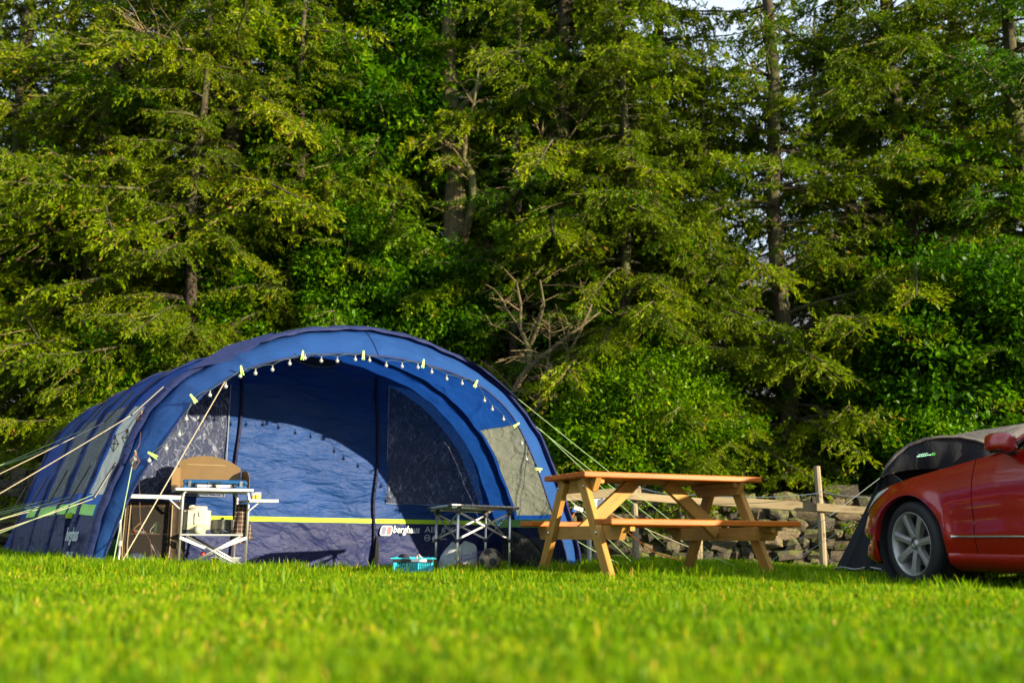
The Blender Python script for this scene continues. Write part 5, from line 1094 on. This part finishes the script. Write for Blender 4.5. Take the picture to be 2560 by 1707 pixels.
o = thing('curled_strap', 'pale curled strap sticking up from the middle of the turquoise crate', 'strap', tuple(c @ Vector((.04, -.05, .10)))); mb = MB(); mb.tube([(-.015, 0, 0), (-.015, 0, .045), (.0, 0, .055), (.02, 0, .035), (.03, 0, .02)], .008, 6); mb.build('strap_loop', plain('pale_strap', (.5, .4, .32), .7), o, smooth=True); mb = MB(); mb.box((.03, 0, .014), (.02, .014, .012), bev=.003); mb.build('strap_end', M['white_metal'], o)
# ---------------------------------------------------------------- carrier bag, football, bin bag
BAG = NT('thin_white_plastic'); co = BAG.coord(); n1 = BAG.noise(9, 6, .65, 2.5, co); b = BAG.bump(n1, 1, .03); q_ = BAG.n('ShaderNodeBsdfPrincipled', Roughness=.38); q_.inputs['Base Color'].default_value = (.42, .47, .50, 1); BAG.l(b, q_.inputs['Normal']); tr = BAG.n('ShaderNodeBsdfTranslucent'); tr.inputs[0].default_value = (.5, .55, .6, 1); mx = BAG.n('ShaderNodeMixShader'); mx.inputs[0].default_value = .2; BAG.l(q_.outputs[0], mx.inputs[1]); BAG.l(tr.outputs[0], mx.inputs[2]); BAG = BAG.done(mx.outputs[0])
bagr = thing('plastic_bag', 'white plastic carrier bag with purple and red print under the roll top table', 'bag', tuple(at(1147, 1424, 8.15)), 0); bagr.location.z = .0; BI = M4(bagr).inverted()
out = [(1098, 1424), (1096, 1412), (1099, 1395), (1107, 1381), (1116, 1369), (1124, 1362), (1128, 1354), (1133, 1352), (1138, 1357), (1143, 1364), (1155, 1360), (1158, 1352), (1164, 1351), (1174, 1355), (1184, 1358), (1192, 1365), (1193, 1378), (1191, 1388), (1196, 1404), (1200, 1424)]
O = [BI @ at(x, y_, 8.15) for x, y_ in out]; r = random.Random(4); mb = MB(); cx_ = sum(q.x for q in O)/len(O); P = []
for sgn in (-1, 1):
    P = []
    for j in range(9):
        t_ = j/8; P.append([(cx_+(q.x-cx_)*t_, sgn*(.085*math.sqrt(max(0, 1-t_**2.2)))*(1-.55*max(0, q.z)/.25)+(.014*math.sin(k*2.1+j*1.7) if t_ < .95 else 0), q.z*(t_) + (1-t_)*.09) for k, q in enumerate(O)])
    mb.grid(P)
bmm = mb.build('bag_body', BAG, bagr, smooth=True); md = bmm.modifiers.new('s', 'SUBSURF'); md.levels = 1; md.render_levels = 1
PUR = plain('purple_ink', (.08, .03, .22), .6); REDI = plain('red_ink', (.45, .04, .05), .6)
p0 = BI @ at(1153, 1394, 8.03); text('Urban Catch', .032, PUR, bagr, (p0.x, -.11, p0.z), (R(90), R(-14), 0), .1, .0004, sx=1.0)
p0 = BI @ at(1152, 1402, 8.03); text('Research !', .034, PUR, bagr, (p0.x, -.11, p0.z), (R(90), R(-10), 0), .1, .0004, sx=1.0)
p0 = BI @ at(1149, 1415, 8.03); text('Rascal !!', .045, REDI, bagr, (p0.x, -.112, p0.z), (R(90), R(2), 0), .3, .0008, sx=.95)
p0 = BI @ at(1137, 1397, 8.03); text('A', .055, REDI, bagr, (p0.x, -.105, p0.z), (R(90), 0, 0), 0, .002)
fb = thing('football', 'muddy worn football in the grass right of the carrier bag', 'football', (at(1226, 1405, 8.1).x, 8.1, .115), rot=(.4, .3, .9))
t = NT('muddy_leather'); co = t.coord(); c = t.ramp(t.noise(14, 6, .7, co=co), [(.35, (.16, .12, .07)), (.55, (.32, .27, .19)), (.75, (.42, .38, .30))]); p = t.n('ShaderNodeBsdfPrincipled', Roughness=.7); t.l(c, p.inputs['Base Color']); t.l(t.bump(t.noise(30, 4, co=co), .4, .004), p.inputs['Normal']); MUD = t.done(p.outputs[0])
t = NT('worn_black_patch'); c = t.ramp(t.noise(35, 6, .8, co=t.coord()), [(.4, (.02, .018, .03)), (.58, (.05, .045, .05)), (.7, (.25, .21, .15))]); p = t.n('ShaderNodeBsdfPrincipled', Roughness=.7); t.l(c, p.inputs['Base Color']); PATCH = t.done(p.outputs[0])
bm = bmesh.new(); bmesh.ops.create_icosphere(bm, subdivisions=1, radius=1); 
ico = [v.co.copy() for v in bm.verts] ; bm.free()
bm = bmesh.new(); bmesh.ops.create_icosphere(bm, subdivisions=4, radius=.093)
phi = (1+5**.5)/2; iv = [Vector(v).normalized() for v in [(0, a, b*phi) for a in (-1, 1) for b in (-1, 1)]+[(a, b*phi, 0) for a in (-1, 1) for b in (-1, 1)]+[(b*phi, 0, a) for a in (-1, 1) for b in (-1, 1)]]
for v in bm.verts:
    d_ = sorted([math.acos(max(-1, min(1, v.co.normalized().dot(q)))) for q in iv])
    if abs(d_[0]-.38) < .035 or (d_[0] > .4 and d_[1]-d_[0] < .05): v.co *= .975
for f_ in bm.faces:
    f_.smooth = True; f_.material_index = 1 if min(math.acos(max(-1, min(1, f_.calc_center_median().normalized().dot(q)))) for q in iv) < .36 else 0
me_ = bpy.data.meshes.new('ball_skin'); bm.to_mesh(me_); bm.free(); me_.materials.append(MUD); me_.materials.append(PATCH); link_mesh('ball_skin', me_, fb)
mb = MB(); mb.lathe([(0, .0935), (.004, .0938), (.005, .092)], 8); mb.build('valve', M['black_plastic'], fb)
BIN = NT('black_bin_liner'); co = BIN.coord((4, 4, 1.6)); b = BIN.bump(BIN.noise(5, 6, .6, 2, co), 1, .06); q_ = BIN.n('ShaderNodeBsdfPrincipled', Roughness=.33); q_.inputs['Base Color'].default_value = (.008, .009, .009, 1); BIN.l(b, q_.inputs['Normal']); BIN = BIN.done(q_.outputs[0])
bb = thing('bin_bag', 'black bin liner tied to the right leg of the roll top table', 'bin bag', tuple(at(1271, 1322, 7.98))); BBI = M4(bb).inverted(); mb = MB(); P = []
path = [((1268, 1324), .02), ((1272, 1330), .028), ((1280, 1345), .075), ((1292, 1362), .10), ((1308, 1385), .12), ((1326, 1408), .11), ((1345, 1422), .08), ((1368, 1430), .03)]
for j, (pxy, rr_) in enumerate(path):
    c = BBI @ at(*pxy, 8.02); n = 24; P.append([(c.x+rr_*.95*math.cos(2*math.pi*k/n)*(1+.18*math.sin(k*3+j*.6)), c.y+.03+rr_*.8*math.sin(2*math.pi*k/n)*(1+.2*math.sin(k*5+j)), c.z+rr_*.5*math.cos(2*math.pi*k/n)) for k in range(n+1)])
mb.grid(P); o = mb.build('liner', BIN, bb, smooth=True); md = o.modifiers.new('s', 'SUBSURF'); md.levels = 1; md.render_levels = 1
mb = MB(); P = []
for j in range(6):
    t_ = j/5; P.append([(-.035-.02*t_+(k/10)*(.05+.03*t_), -.03+.012*math.sin(k*2.2), -.01-.22*t_-.02*math.sin(k*1.7)) for k in range(11)])
mb.grid(P); mb.build('gathered_top', BIN, bb, smooth=True)
mb = MB(); mb.tube([(.0+.024*math.cos(R(a)), .024*math.sin(R(a)), 0) for a in range(0, 361, 30)], .006, 5); mb.build('knot', BIN, bb)
# ---------------------------------------------------------------- red coupe
t = NT('red_metallic_paint'); co = t.coord(); p = t.n('ShaderNodeBsdfPrincipled', Roughness=.32); c = t.ramp(t.noise(5, 5, .6, co=co), [(.3, (.27, .002, .002)), (.7, (.31, .003, .003))]); t.l(c, p.inputs['Base Color'])
p.inputs['Coat Weight'].default_value = 1; p.inputs['Coat Roughness'].default_value = .06; p.inputs['Metallic'].default_value = .1
t.l(t.ramp(t.noise(22, 8, .8, 1, co), [(.35, (.26,)*3), (.75, (.36,)*3)]), p.inputs['Roughness']); REDP = t.done(p.outputs[0])
CARA = R(20); AX = Vector((3.09+.86*math.cos(CARA), 7.66+.86*math.sin(CARA), -.06))
car = thing('parked_car', 'red coupe parked nose away at the right edge with silver seven spoke wheel', 'car', tuple(AX), CARA)
TR = .325
PATH = [(-.80, -3.55), (-.87, -3.25), (-.885, -2.76), (-.89, -2.1), (-.89, -1.4), (-.89, -.62), (-.893, -.2), (-.888, .25), (-.868, .42), (-.825, .53), (-.75, .63), (-.61, .71), (-.42, .76), (-.2, .785), (0, .79)]
PL = cr([(x, y, 0) for x, y in PATH], 660)
def ztop(y, x=-.8):
    T_ = [(-3.6, .93), (-3.3, .965), (-2.8, .985), (-2.0, .968), (-1.2, .975), (-.85, .955), (-.5, .905), (0, .832), (.25, .782), (.42, .742), (.55, .695), (.66, .63), (.95, .575)]
    for a_, b_ in zip(T_, T_[1:]):
        if y <= b_[0]: return a_[1]+(b_[1]-a_[1])*max(0, (y-a_[0])/(b_[0]-a_[0]))
    return T_[-1][1]
def zlow(y, x):
    z = .20 if y > .45 else .185
    if x < -.7:
        for c_ in (0, -2.76):
            d_ = abs(y-c_)
            if d_ < .372: z = max(z, .322+math.sqrt(.372**2-d_**2)-.0)
    return z
def sidept(i, z, off=0.):
    p_ = PL[i]; t_ = PL[min(i+1, len(PL)-1)]-PL[max(i-1, 0)]; n_ = Vector((-t_.y, t_.x, 0)).normalized()
    zt_ = ztop(p_.y, p_.x); u_ = (z-.17)/(zt_-.17)
    prof = -.050*max(0, (.30-u_)/.30)**1.6-.075*max(0, (u_-.60)/.40)**2.0-.006*math.exp(-((u_-.42)/.08)**2)
    for c_ in (0, -2.76):
        d_ = math.hypot(p_.y-c_, z-.322); prof += .020*math.exp(-((d_-.39)/.06)**2) if p_.x < -.6 else 0
    if p_.y > .42: prof += .022*math.exp(-((z-.42)/.05)**2)-.03*math.exp(-((z-.345)/.02)**2)+.03*math.exp(-((z-.22)/.05)**2)*(1 if z < .3 else .3)
    return Vector((p_.x, p_.y, z))+n_*(prof+off)
def idx_y(y): return min(range(len(PL)), key=lambda i: abs(PL[i].y-y)+(0 if PL[i].x < -.5 else 9))
DI0, DI1 = idx_y(-2.02), idx_y(-.64)
def side_grid(i0, i1, nz=18, lo=None, off=0., mirror=False):
    P = []
    for i in range(i0, i1+1):
        p_ = PL[i]; a_ = zlow(p_.y, p_.x) if lo is None else lo; b_ = ztop(p_.y, p_.x); row = [sidept(i, a_+(b_-a_)*j/nz, off) for j in range(nz+1)]
        if mirror: row = [Vector((-q.x, q.y, q.z)) for q in row]
        P.append(row)
    return P
mb = MB(); mb.grid(side_grid(0, DI0)); mb.grid(side_grid(DI1, len(PL)-1)); mb.grid(side_grid(0, len(PL)-1, mirror=True)); mb.grid(side_grid(DI0, DI1, 3, lo=.185)[0:0] or [[Vector((0, 0, .3)), Vector((.01, 0, .3))], [Vector((0, .01, .3)), Vector((.01, .01, .3))]])
# arch lips
for c_ in (0, -2.76):
    for sg in (-1, 1):
        P = []
        for a in range(4, 177, 6):
            y = c_+.372*math.cos(R(a)); z = .322+.372*math.sin(R(a)); i = idx_y(y); q = sidept(i, max(z, .19)); q.y = y; P.append([Vector((q.x*-sg, y, z)), Vector(((q.x+.035)*-sg, c_+(y-c_)*.985, .322+(z-.322)*.985))])
        mb.grid(P)
# bonnet, cowl and boot lid
def topg(i0, i1, crown):
    P = []
    for i in range(i0, i1+1, 9):
        q = sidept(i, ztop(PL[i].y, PL[i].x)); row = []
        for k in range(15):
            u_ = k/14*2-1; row.append(Vector((-q.x*-u_ if False else q.x*-u_, q.y+(.10*(1-u_*u_) if q.y > .5 else 0)*0, q.z+crown*(1-abs(u_)**2.4)+.010*math.exp(-((abs(u_)-.72)/.1)**2))))
        P.append(row)
    return P
mb.grid(topg(idx_y(-.80), idx_y(.60), .075)); mb.grid(topg(0, idx_y(-3.0), .05))
q0 = [sidept(i, ztop(PL[i].y, PL[i].x)) for i in range(idx_y(.60), len(PL), 9)]
mb.grid([[q, Vector((q.x*.5, .60, q.z+.05)), Vector((0, .58, .73))] for q in q0]); mb.grid([[Vector((-q.x, q.y, q.z)), Vector((-q.x*.5, .60, q.z+.05)), Vector((0, .58, .73))] for q in q0])
# roof
def roofpts(y):
    T_ = [(-.75, .93, .77), (-1.05, 1.10, .69), (-1.4, 1.27, .62), (-1.8, 1.35, .575), (-2.4, 1.355, .56), (-2.8, 1.27, .60), (-3.2, 1.05, .68), (-3.35, .98, .72)]
    for a_, b_ in zip(T_, T_[1:]):
        if y >= b_[0]: t_ = (y-a_[0])/(b_[0]-a_[0]); return a_[1]+(b_[1]-a_[1])*t_, a_[2]+(b_[2]-a_[2])*t_
    return T_[-1][1:]
P = []
for y in np.linspace(-1.55, -2.75, 12):
    z, hw_ = roofpts(y); P.append([Vector((hw_*u_, y, z+.045*(1-abs(u_)**2.6))) for u_ in np.linspace(-1, 1, 13)])
mb.grid(P); mb.build('body', REDP, car, smooth=True)
GLS = plain('car_glass', (.02, .03, .03), .03, 0, .02, spec=.9); CHR = plain('chrome', (.6, .6, .58), .12, 1, .02)
for nm, y0, y1 in (('windscreen', -.76, -1.55), ('rear_window', -2.75, -3.34)):
    mb = MB(); P = []
    for y in np.linspace(y0, y1, 8):
        z, hw_ = roofpts(y); P.append([Vector((hw_*.985*u_, y+.10*(1-u_*u_)*(1 if y0 > -2 else -1), z+.045*(1-abs(u_)**2.6))) for u_ in np.linspace(-1, 1, 11)])
    mb.grid(P); mb.build(nm, GLS, car, smooth=True)
for sg in (-1, 1):
    mb = MB(); P = []
    for y in np.linspace(-.98, -3.1, 18):
        z, hw_ = roofpts(y); i = idx_y(y); b_ = sidept(i, ztop(y)); b_.x += .03; zz = z-.05; P.append([Vector((b_.x*-sg*1, y, b_.z+.01)), Vector((-(hw_+.015)*-sg*-1*-1 if False else -sg*-(hw_+.01) if False else (hw_+.012)*sg, y, max(zz, b_.z+.012)))])
    mb.grid([[Vector((abs(r_[0].x)*sg, r_[0].y, r_[0].z)), r_[1]] for r_ in P]); mb.build('side_window', GLS, car, smooth=True)
    mb = MB(); P = [Vector(((roofpts(y)[1]+.006)*sg, y, roofpts(y)[0]-.01)) for y in np.linspace(-.74, -2.8, 26)]; mb.tube(P, [.026]*4+[.024]*22, 8); mb.build('roof_pillar', REDP, car, smooth=True)
    mb = MB(); P = [Vector((abs(sidept(idx_y(y), ztop(y)).x)*sg-.022*sg, y, ztop(y)+.006)) for y in np.linspace(-.80, -3.1, 24)]; mb.tube(P, .008, 5); mb.build('window_trim', CHR, car)
    mb = MB(); mb.add([(sg*.835, -.76, .95), (sg*.83, -1.0, .97), (sg*.70, -1.02, 1.075)], [(0, 1, 2)]); mb.build('mirror_triangle', M['black_plastic'], car)
# left door with visible gap, dark body behind the gap
mb = MB(); mb.grid(side_grid(DI0-1, DI1+1, 8, lo=.20, off=-.02)); mb.build('door_gap', M['dark'], car, smooth=True)
P = side_grid(DI0+1, DI1-1, 26, lo=.262); mb = MB()
mb.grid(P); dr = mb.build('door', REDP, car, smooth=True)
i0 = idx_y(-1.98); mb = MB(); mb.grid([[sidept(i, .375+.02*(PL[i].y+.4)*-0, .012-.0), sidept(i, .389, .012), sidept(i, .389, .0)] for i in range(idx_y(-2.0), idx_y(-.44))]); mb.build('chrome_strip', CHR, car, smooth=True)
mb = MB(); mb.tube([sidept(idx_y(-1.85), .80, .012), sidept(idx_y(-1.78), .80, .045), sidept(idx_y(-1.62), .80, .045), sidept(idx_y(-1.56), .80, .012)], .012, 6); o = mb.build('handle', REDP, dr)
# side skirt
for sg in (1, -1):
    mb = MB(); P = []
    for i in range(idx_y(-2.36), idx_y(-.40)+1):
        row = [sidept(i, .262, .004), sidept(i, .245, .020), sidept(i, .19, .018), sidept(i, .145, -.02), sidept(i, .13, -.08)]; P.append([Vector((q.x*sg, q.y, q.z)) for q in row])
    mb.grid(P); mb.build('side_skirt', REDP, car, smooth=True)
# bumper lower lip
mb = MB(); P = []
for sg in (1,):
    for i in range(idx_y(.47), len(PL)):
        row = [sidept(i, .20, .0), sidept(i, .17, -.02), sidept(i, .135, -.10)]; P.append(row)
mb.grid(P); mb.grid([[Vector((-q.x, q.y, q.z)) for q in r_] for r_ in P]); mb.build('bumper_lip', REDP, car, smooth=True)
for sg in (1, -1):
    mb = MB(); i0, i1 = idx_y(.26), idx_y(.26)+105; P = []
    for i in range(i0, i1+1):
        t_ = (i-i0)/(i1-i0); zu = ztop(PL[i].y)-.008-.005; hh = .17*math.sin(math.pi*min(1, t_*1.0+.02))**.7*(.35+t_*.9)
        row = [sidept(i, zu-hh*j/6, .006) for j in range(7)]; P.append([Vector((q.x*sg, q.y, q.z)) for q in row])
    mb.grid(P); mb.build('headlight', plain('lamp_glass', (.48, .52, .46), .15, 0, .1, spec=.8), car, smooth=True)
mb = MB(); q = sidept(idx_y(.50), .335, .0); mb.box(q, (.02, .05, .025), bev=.004); mb.build('side_marker', plain('yellow_marker', (.5, .4, .12), .3), car)
# mirror
for sg in (-1, 1):
    root_x = sg*.80; mb = MB()
    bm = bmesh.new(); bmesh.ops.create_cube(bm, size=1); bmesh.ops.subdivide_edges(bm, edges=bm.edges[:], cuts=3, use_grid_fill=True)
    for v in bm.verts:
        x, y, z = v.co*2; l_ = (abs(x)**4+abs(y)**4+abs(z)**4)**.25; x, y, z = x/l_, y/l_, z/l_
        v.co = Vector((sg*.955+x*.10*(1-.12*z), -1.02+y*(.055+.03*(1-abs(x)))+(.02 if y > 0 else 0), 1.01+z*.068*(1-.1*abs(x))))
    me_ = bpy.data.meshes.new('mirror_housing'); bm.to_mesh(me_); bm.free(); me_.polygons.foreach_set('use_smooth', [True]*len(me_.polygons)); me_.materials.append(REDP); mh = link_mesh('mirror', me_, car)
    mb = MB(); mb.box((sg*.86, -.98, .955), (.14, .07, .035), Matrix.Rotation(-sg*.25, 3, 'Y'), .012); mb.build('mirror_foot', M['black_plastic'], mh, smooth=False)
    mb = MB(); mb.box((sg*.955, -1.015, .955), (.16, .10, .03), bev=.012); mb.build('mirror_underside', M['black_plastic'], mh)
    mb = MB(); mb.box((sg*.99, -.955, 1.015), (.11, .02, .022), Matrix.Rotation(sg*-.25, 3, 'Z'), .004); mb.build('indicator', plain('indicator', (.45, .42, .42), .2, .3), mh)
# wheels
TYR = plain('tyre_rubber', (.013, .013, .014), .75, var=.3, nscale=30, bump=.4, bscale=90); RIM = plain('silver_rim', (.40, .40, .37), .38, .55, .15, nscale=12)
tyre = MB().lathe([(.236, -.10), (.245, -.112), (.285, -.118), (.310, -.108), (.322, -.088), (TR, -.05), (TR, .05), (.322, .088), (.310, .108), (.285, .118), (.245, .112), (.236, .10)], 64, axis='x').mesh('tyre', True); tyre.materials.append(TYR)
def groove():
    mb = MB()
    for x in (-.055, -.02, .02, .055): mb.lathe([(TR+.0006, x-.004), (TR+.0006, x+.004)], 48, axis='x')
    me_ = mb.mesh('tread_groove', True); me_.materials.append(M['dark']); return me_
GRV = groove()
rim = MB(); rim.lathe([(.236, -.10), (.243, -.108), (.240, -.112), (.232, -.106), (.222, -.09), (.212, -.05), (.205, .08), (.236, .10)], 56, axis='x'); rimm = rim.mesh('rim_barrel', True); rimm.materials.append(RIM)
sp = MB(); n = 7
spm = MB(); P = [(.045, .030, -.070), (.10, .024, -.082), (.19, .027, -.094), (.228, .031, -.098)]
vs = []; 
for r_, w_, x_ in P: vs += [(x_, -w_, r_), (x_-.006, -w_*.2, r_), (x_, w_, r_), (x_+.040, w_*.9, r_), (x_+.040, -w_*.9, r_)]
fs = []
for j in range(3):
    for k in range(5): fs.append((j*5+k, j*5+(k+1) % 5, (j+1)*5+(k+1) % 5, (j+1)*5+k))
spm.add(vs, fs); spoke = spm.mesh('spoke'); spoke.materials.append(RIM)
hub = MB().lathe([(0, -.078), (.026, -.078), (.031, -.072), (.034, -.064), (.060, -.070), (.068, -.062), (.07, -.03)], 28, axis='x').mesh('hub', True); hub.materials.append(RIM)
for nm, (wx, wy_, sg, st) in {'a': (-.755, 0, 1, R(-7)), 'b': (.755, 0, -1, R(-7)), 'c': (-.755, -2.76, 1, 0), 'd': (.755, -2.76, -1, 0)}.items():
    wh = link_mesh('tyre', tyre, car); wh.name = 'wheel'; wh.location = (wx, wy_, TR); wh.rotation_euler = (R(4), 0, st+(0 if sg > 0 else math.pi))
    for nm2, me_ in (('rim_barrel', rimm), ('tread_groove', GRV), ('hub', hub)): link_mesh(nm2, me_, wh)
    for k in range(7): o = link_mesh('spoke', spoke, wh); o.rotation_euler = (R(180+360*k/7), 0, 0)
    mb = MB(); mb.lathe([(0, -.02), (.16, -.02), (.16, -.012), (0, -.012)], 28, axis='x'); mb.build('brake_disc', plain('brake_disc', (.12, .12, .13), .4, .8), wh)
    if nm == 'a':
        mb = MB()
        for k in range(5): a = R(72*k+36); mb.lathe([(0, -.0735), (.0075, -.0735), (.0075, -.06)], 8, (0, .050*math.cos(a), .050*math.sin(a)), 'x')
        tag(mb.build('wheel_bolts', M['black_plastic'], wh), kind='stuff')
        mb = MB(); mb.tube([(-.0795, .023*math.cos(R(a)), .023*math.sin(R(a))) for a in range(0, 361, 20)], .0022, 4)
        for a in (90, 210, 330): mb.beam((-.0795, 0, 0), (-.0795, .023*math.cos(R(a)), .023*math.sin(R(a))), .004, .003, (1, 0, 0), 0)
        mb.build('star_badge', CHR, wh)
for c_ in (0, -2.76):
    for sg in (-1, 1):
        mb = MB(); mb.lathe([(.376, -.12), (.376, .25), (0, .25)], 32, (sg*.74, c_, .322), 'x', None); o = mb.build('arch_liner', M['dark'], car, smooth=True)
        if sg < 0:
            o.data.transform(Matrix.Identity(4))
mb = MB(); mb.box((0, -1.3, .22), (1.4, 4.0, .12)); mb.build('underbody', M['dark'], car)
# ---------------------------------------------------------------- black awning behind the car
BLK = fabric('charcoal_awning_cloth', (.022, .024, .028), .04, (.02, .02, .022), .3, (4, 4, 1.2), crease=.1, rough=.95); TAN_ = fabric('grey_awning_roof', (.15, .135, .12), .1, (.1, .1, .1), .4)
aw = thing('drive_away_awning', 'charcoal black awning tent behind the red car bonnet', 'awning', tuple(at(2200, 1425, 9.11))); aw.location.z = -.05
def interp(P, t_):
    f_ = t_*(len(P)-1); i = min(int(f_), len(P)-2); return P[i].lerp(P[i+1], f_-i)
U = [at(*q) for q in ((2203, 1192, 9.07), (2216, 1165, 9.02), (2238, 1137, 8.97), (2270, 1113, 8.93), (2310, 1098, 8.84), (2352, 1092, 8.79), (2395, 1092, 8.74), (2435, 1099, 8.70), (2470, 1111, 8.65), (2500, 1130, 8.65), (2520, 1170, 8.65), (2530, 1260, 8.65), (2535, 1420, 8.65))]
Lc = [at(*q) for q in ((2203, 1193, 9.07), (2218, 1186, 9.02), (2240, 1180, 9.00), (2265, 1175, 8.97), (2300, 1172, 8.93), (2340, 1172, 8.88), (2380, 1176, 8.84), (2410, 1182, 8.84), (2440, 1190, 8.74), (2460, 1200, 8.74), (2480, 1220, 8.74), (2500, 1290, 8.70), (2510, 1425, 8.65))]
mb = MB(); mb.grid([[interp(U, i/60).lerp(interp(Lc, i/60), j/10)+Vector((0, -.03*math.sin(math.pi*j/10)-.005*math.sin(i*.9)*math.sin(math.pi*j/10)**.5*(1 if i > 18 else .3), 0)) for j in range(11)] for i in range(61)]); mb.build('front_panel', BLK, aw, True, True)
S0 = [at(*q) for q in ((2083, 1432, 9.86), (2118, 1362, 9.77), (2148, 1300, 9.67), (2175, 1245, 9.49), (2190, 1212, 9.30), (2203, 1192, 9.08))]
S1 = [at(*q) for q in ((2330, 1436, 8.65), (2325, 1362, 8.65), (2312, 1300, 8.70), (2290, 1245, 8.79), (2262, 1205, 8.88), (2232, 1183, 9.02))]
mb = MB(); mb.grid([[interp(S0, i/30).lerp(interp(S1, i/30), j/24)+Vector((.02*math.sin(j*1.3+i*.05)*(1-i/30), -.05*math.sin(j*.95)*(1-i/30)**.7, 0)) for j in range(25)] for i in range(31)]); mb.build('side_wall', BLK, aw, True, True)
mb = MB(); h0, h1 = at(2085, 1419, 9.81), at(2245, 1420, 9.07); mb.tube([h0.lerp(h1, i/12)+Vector((0, -.03, .01*math.sin(i*1.2))) for i in range(13)], .008, 6); mb.build('hem', plain('pale_hem', (.3, .3, .3), .7), aw, True)
B = [at(*q) for q in ((2215, 1182, 9.39), (2235, 1152, 9.44), (2270, 1128, 9.49), (2310, 1112, 9.49), (2350, 1097, 9.49), (2400, 1083, 9.53), (2460, 1073, 9.58), (2520, 1064, 9.58), (2560, 1058, 9.58), (2600, 1058, 9.58), (2625, 1090, 9.58), (2640, 1200, 9.58), (2640, 1400, 9.58))]
mb = MB(); mb.grid([[interp(U, i/60).lerp(interp(B, i/60), j/8)-Vector((0, 0, .05*math.sin(math.pi*j/8))) for j in range(9)] for i in range(61)]); mb.build('roof', TAN_, aw, True, True)
mb = MB(); bw = at(2240, 1300, 9.35); b2 = at(2600, 1300, 9.53); mb.grid([[Vector((x, y, z)) for z in (-.05, .5, zt_)] for x, y, zt_ in ((bw.x-.06, bw.y, .90), (bw.x+.35, bw.y+.05, 1.02), (b2.x, b2.y, 1.2))]); mb.build('rear_wall', BLK, aw, True)
mb = MB(); mb.tube([q+Vector((0, -.012, .0)) for q in U[:11]], .014, 6); mb.build('pole_sleeve', TAN_, aw, True, True)
for a_, b_ in (((2203, 1192, 9.07), (2060, 1300, 8.93)), ((2060, 1300, 8.93), (1905, 1420, 8.84))):
    p_, q_ = at(*a_), at(*b_); mb = MB(); mb.tube([p_, q_], .0028, 5); mb.build('guy_line', plain('grey_rope', (.16, .20, .20), .6), aw, True)
mb = MB(); mb.tube([at(2125, 1310, 9.67), at(2040, 1365, 9.49), at(1985, 1400, 9.39)], .0028, 5); mb.build('guy_line', plain('grey_rope2', (.25, .28, .28), .6), aw, True)
LG = plain('mint_print', (.20, .50, .36), .5); 
def lgp(x, y): 
    d = Vector(ray(x, y)); q = at(x, y, 8.76); return q
mb = MB()
for (xa, ya, xb, yb, hh) in ((2296, 1136.5, 2319, 1132.5, 1.6),): mb.beam(lgp(xa, ya), lgp(xb, yb), hh/265, .003, (0, 0, 1), 0)
mb.build('printed_line', LG, aw, True)
for (xa, xb) in ((2292.5, 2299.5), (2302, 2306), (2307.5, 2310.5), (2312, 2315.5), (2317, 2321), (2321.8, 2328)):
    ya = 1140.5-(xa-2292)*.125; mb = MB(); mb.beam(lgp(xa, ya), lgp(xb, ya-.5), 2.6/265, .003, (0, 0, 1), 0); mb.build('printed_letter', LG, aw, True)
mb = MB(); mb.tube([lgp(*q) for q in ((2329, 1136), (2331, 1132.5), (2335, 1132), (2338.5, 1134), (2335, 1136.5), (2330, 1137))], .0035, 4); mb.build('printed_arrow', plain('green_print', (.10, .50, .12), .5), aw, True)
mb = MB(); mb.tube([lgp(2291, 1142), lgp(2315, 1139.5)], .0025, 4); mb.build('printed_line', LG, aw, True)
# pale roof of a vehicle behind, just showing above the awning
vn = thing('parked_van', 'white vehicle roof just showing behind the awning and car window', 'van', tuple(at(2620, 1200, 15))); vn.location.z = 0
q = at(2640, 1046, 14.5); mb = MB(); mb.box((q.x, 15.2, .9), (1.6, 3.2, 1.1), bev=.12); mb.build('van_body', M['white_metal'], vn, True)
mb = MB(); mb.box((q.x, 15.2, q.z-.25), (1.35, 2.4, .46), bev=.15); mb.build('van_roof', M['white_metal'], vn, True)
mb = MB(); mb.box((q.x, 13.98, q.z-.25), (1.1, .04, .25), bev=.01); mb.build('rear_window', GLS, vn, True)
for sx_ in (-.7, .7):
    for yy in (14.2, 16.2): mb = MB(); mb.lathe([(0, -.1), (.3, -.1), (.33, -.05), (.33, .05), (.3, .1), (0, .1)], 20, (q.x+sx_, yy, .3), 'x'); mb.build('wheel', TYR, vn, True, True)
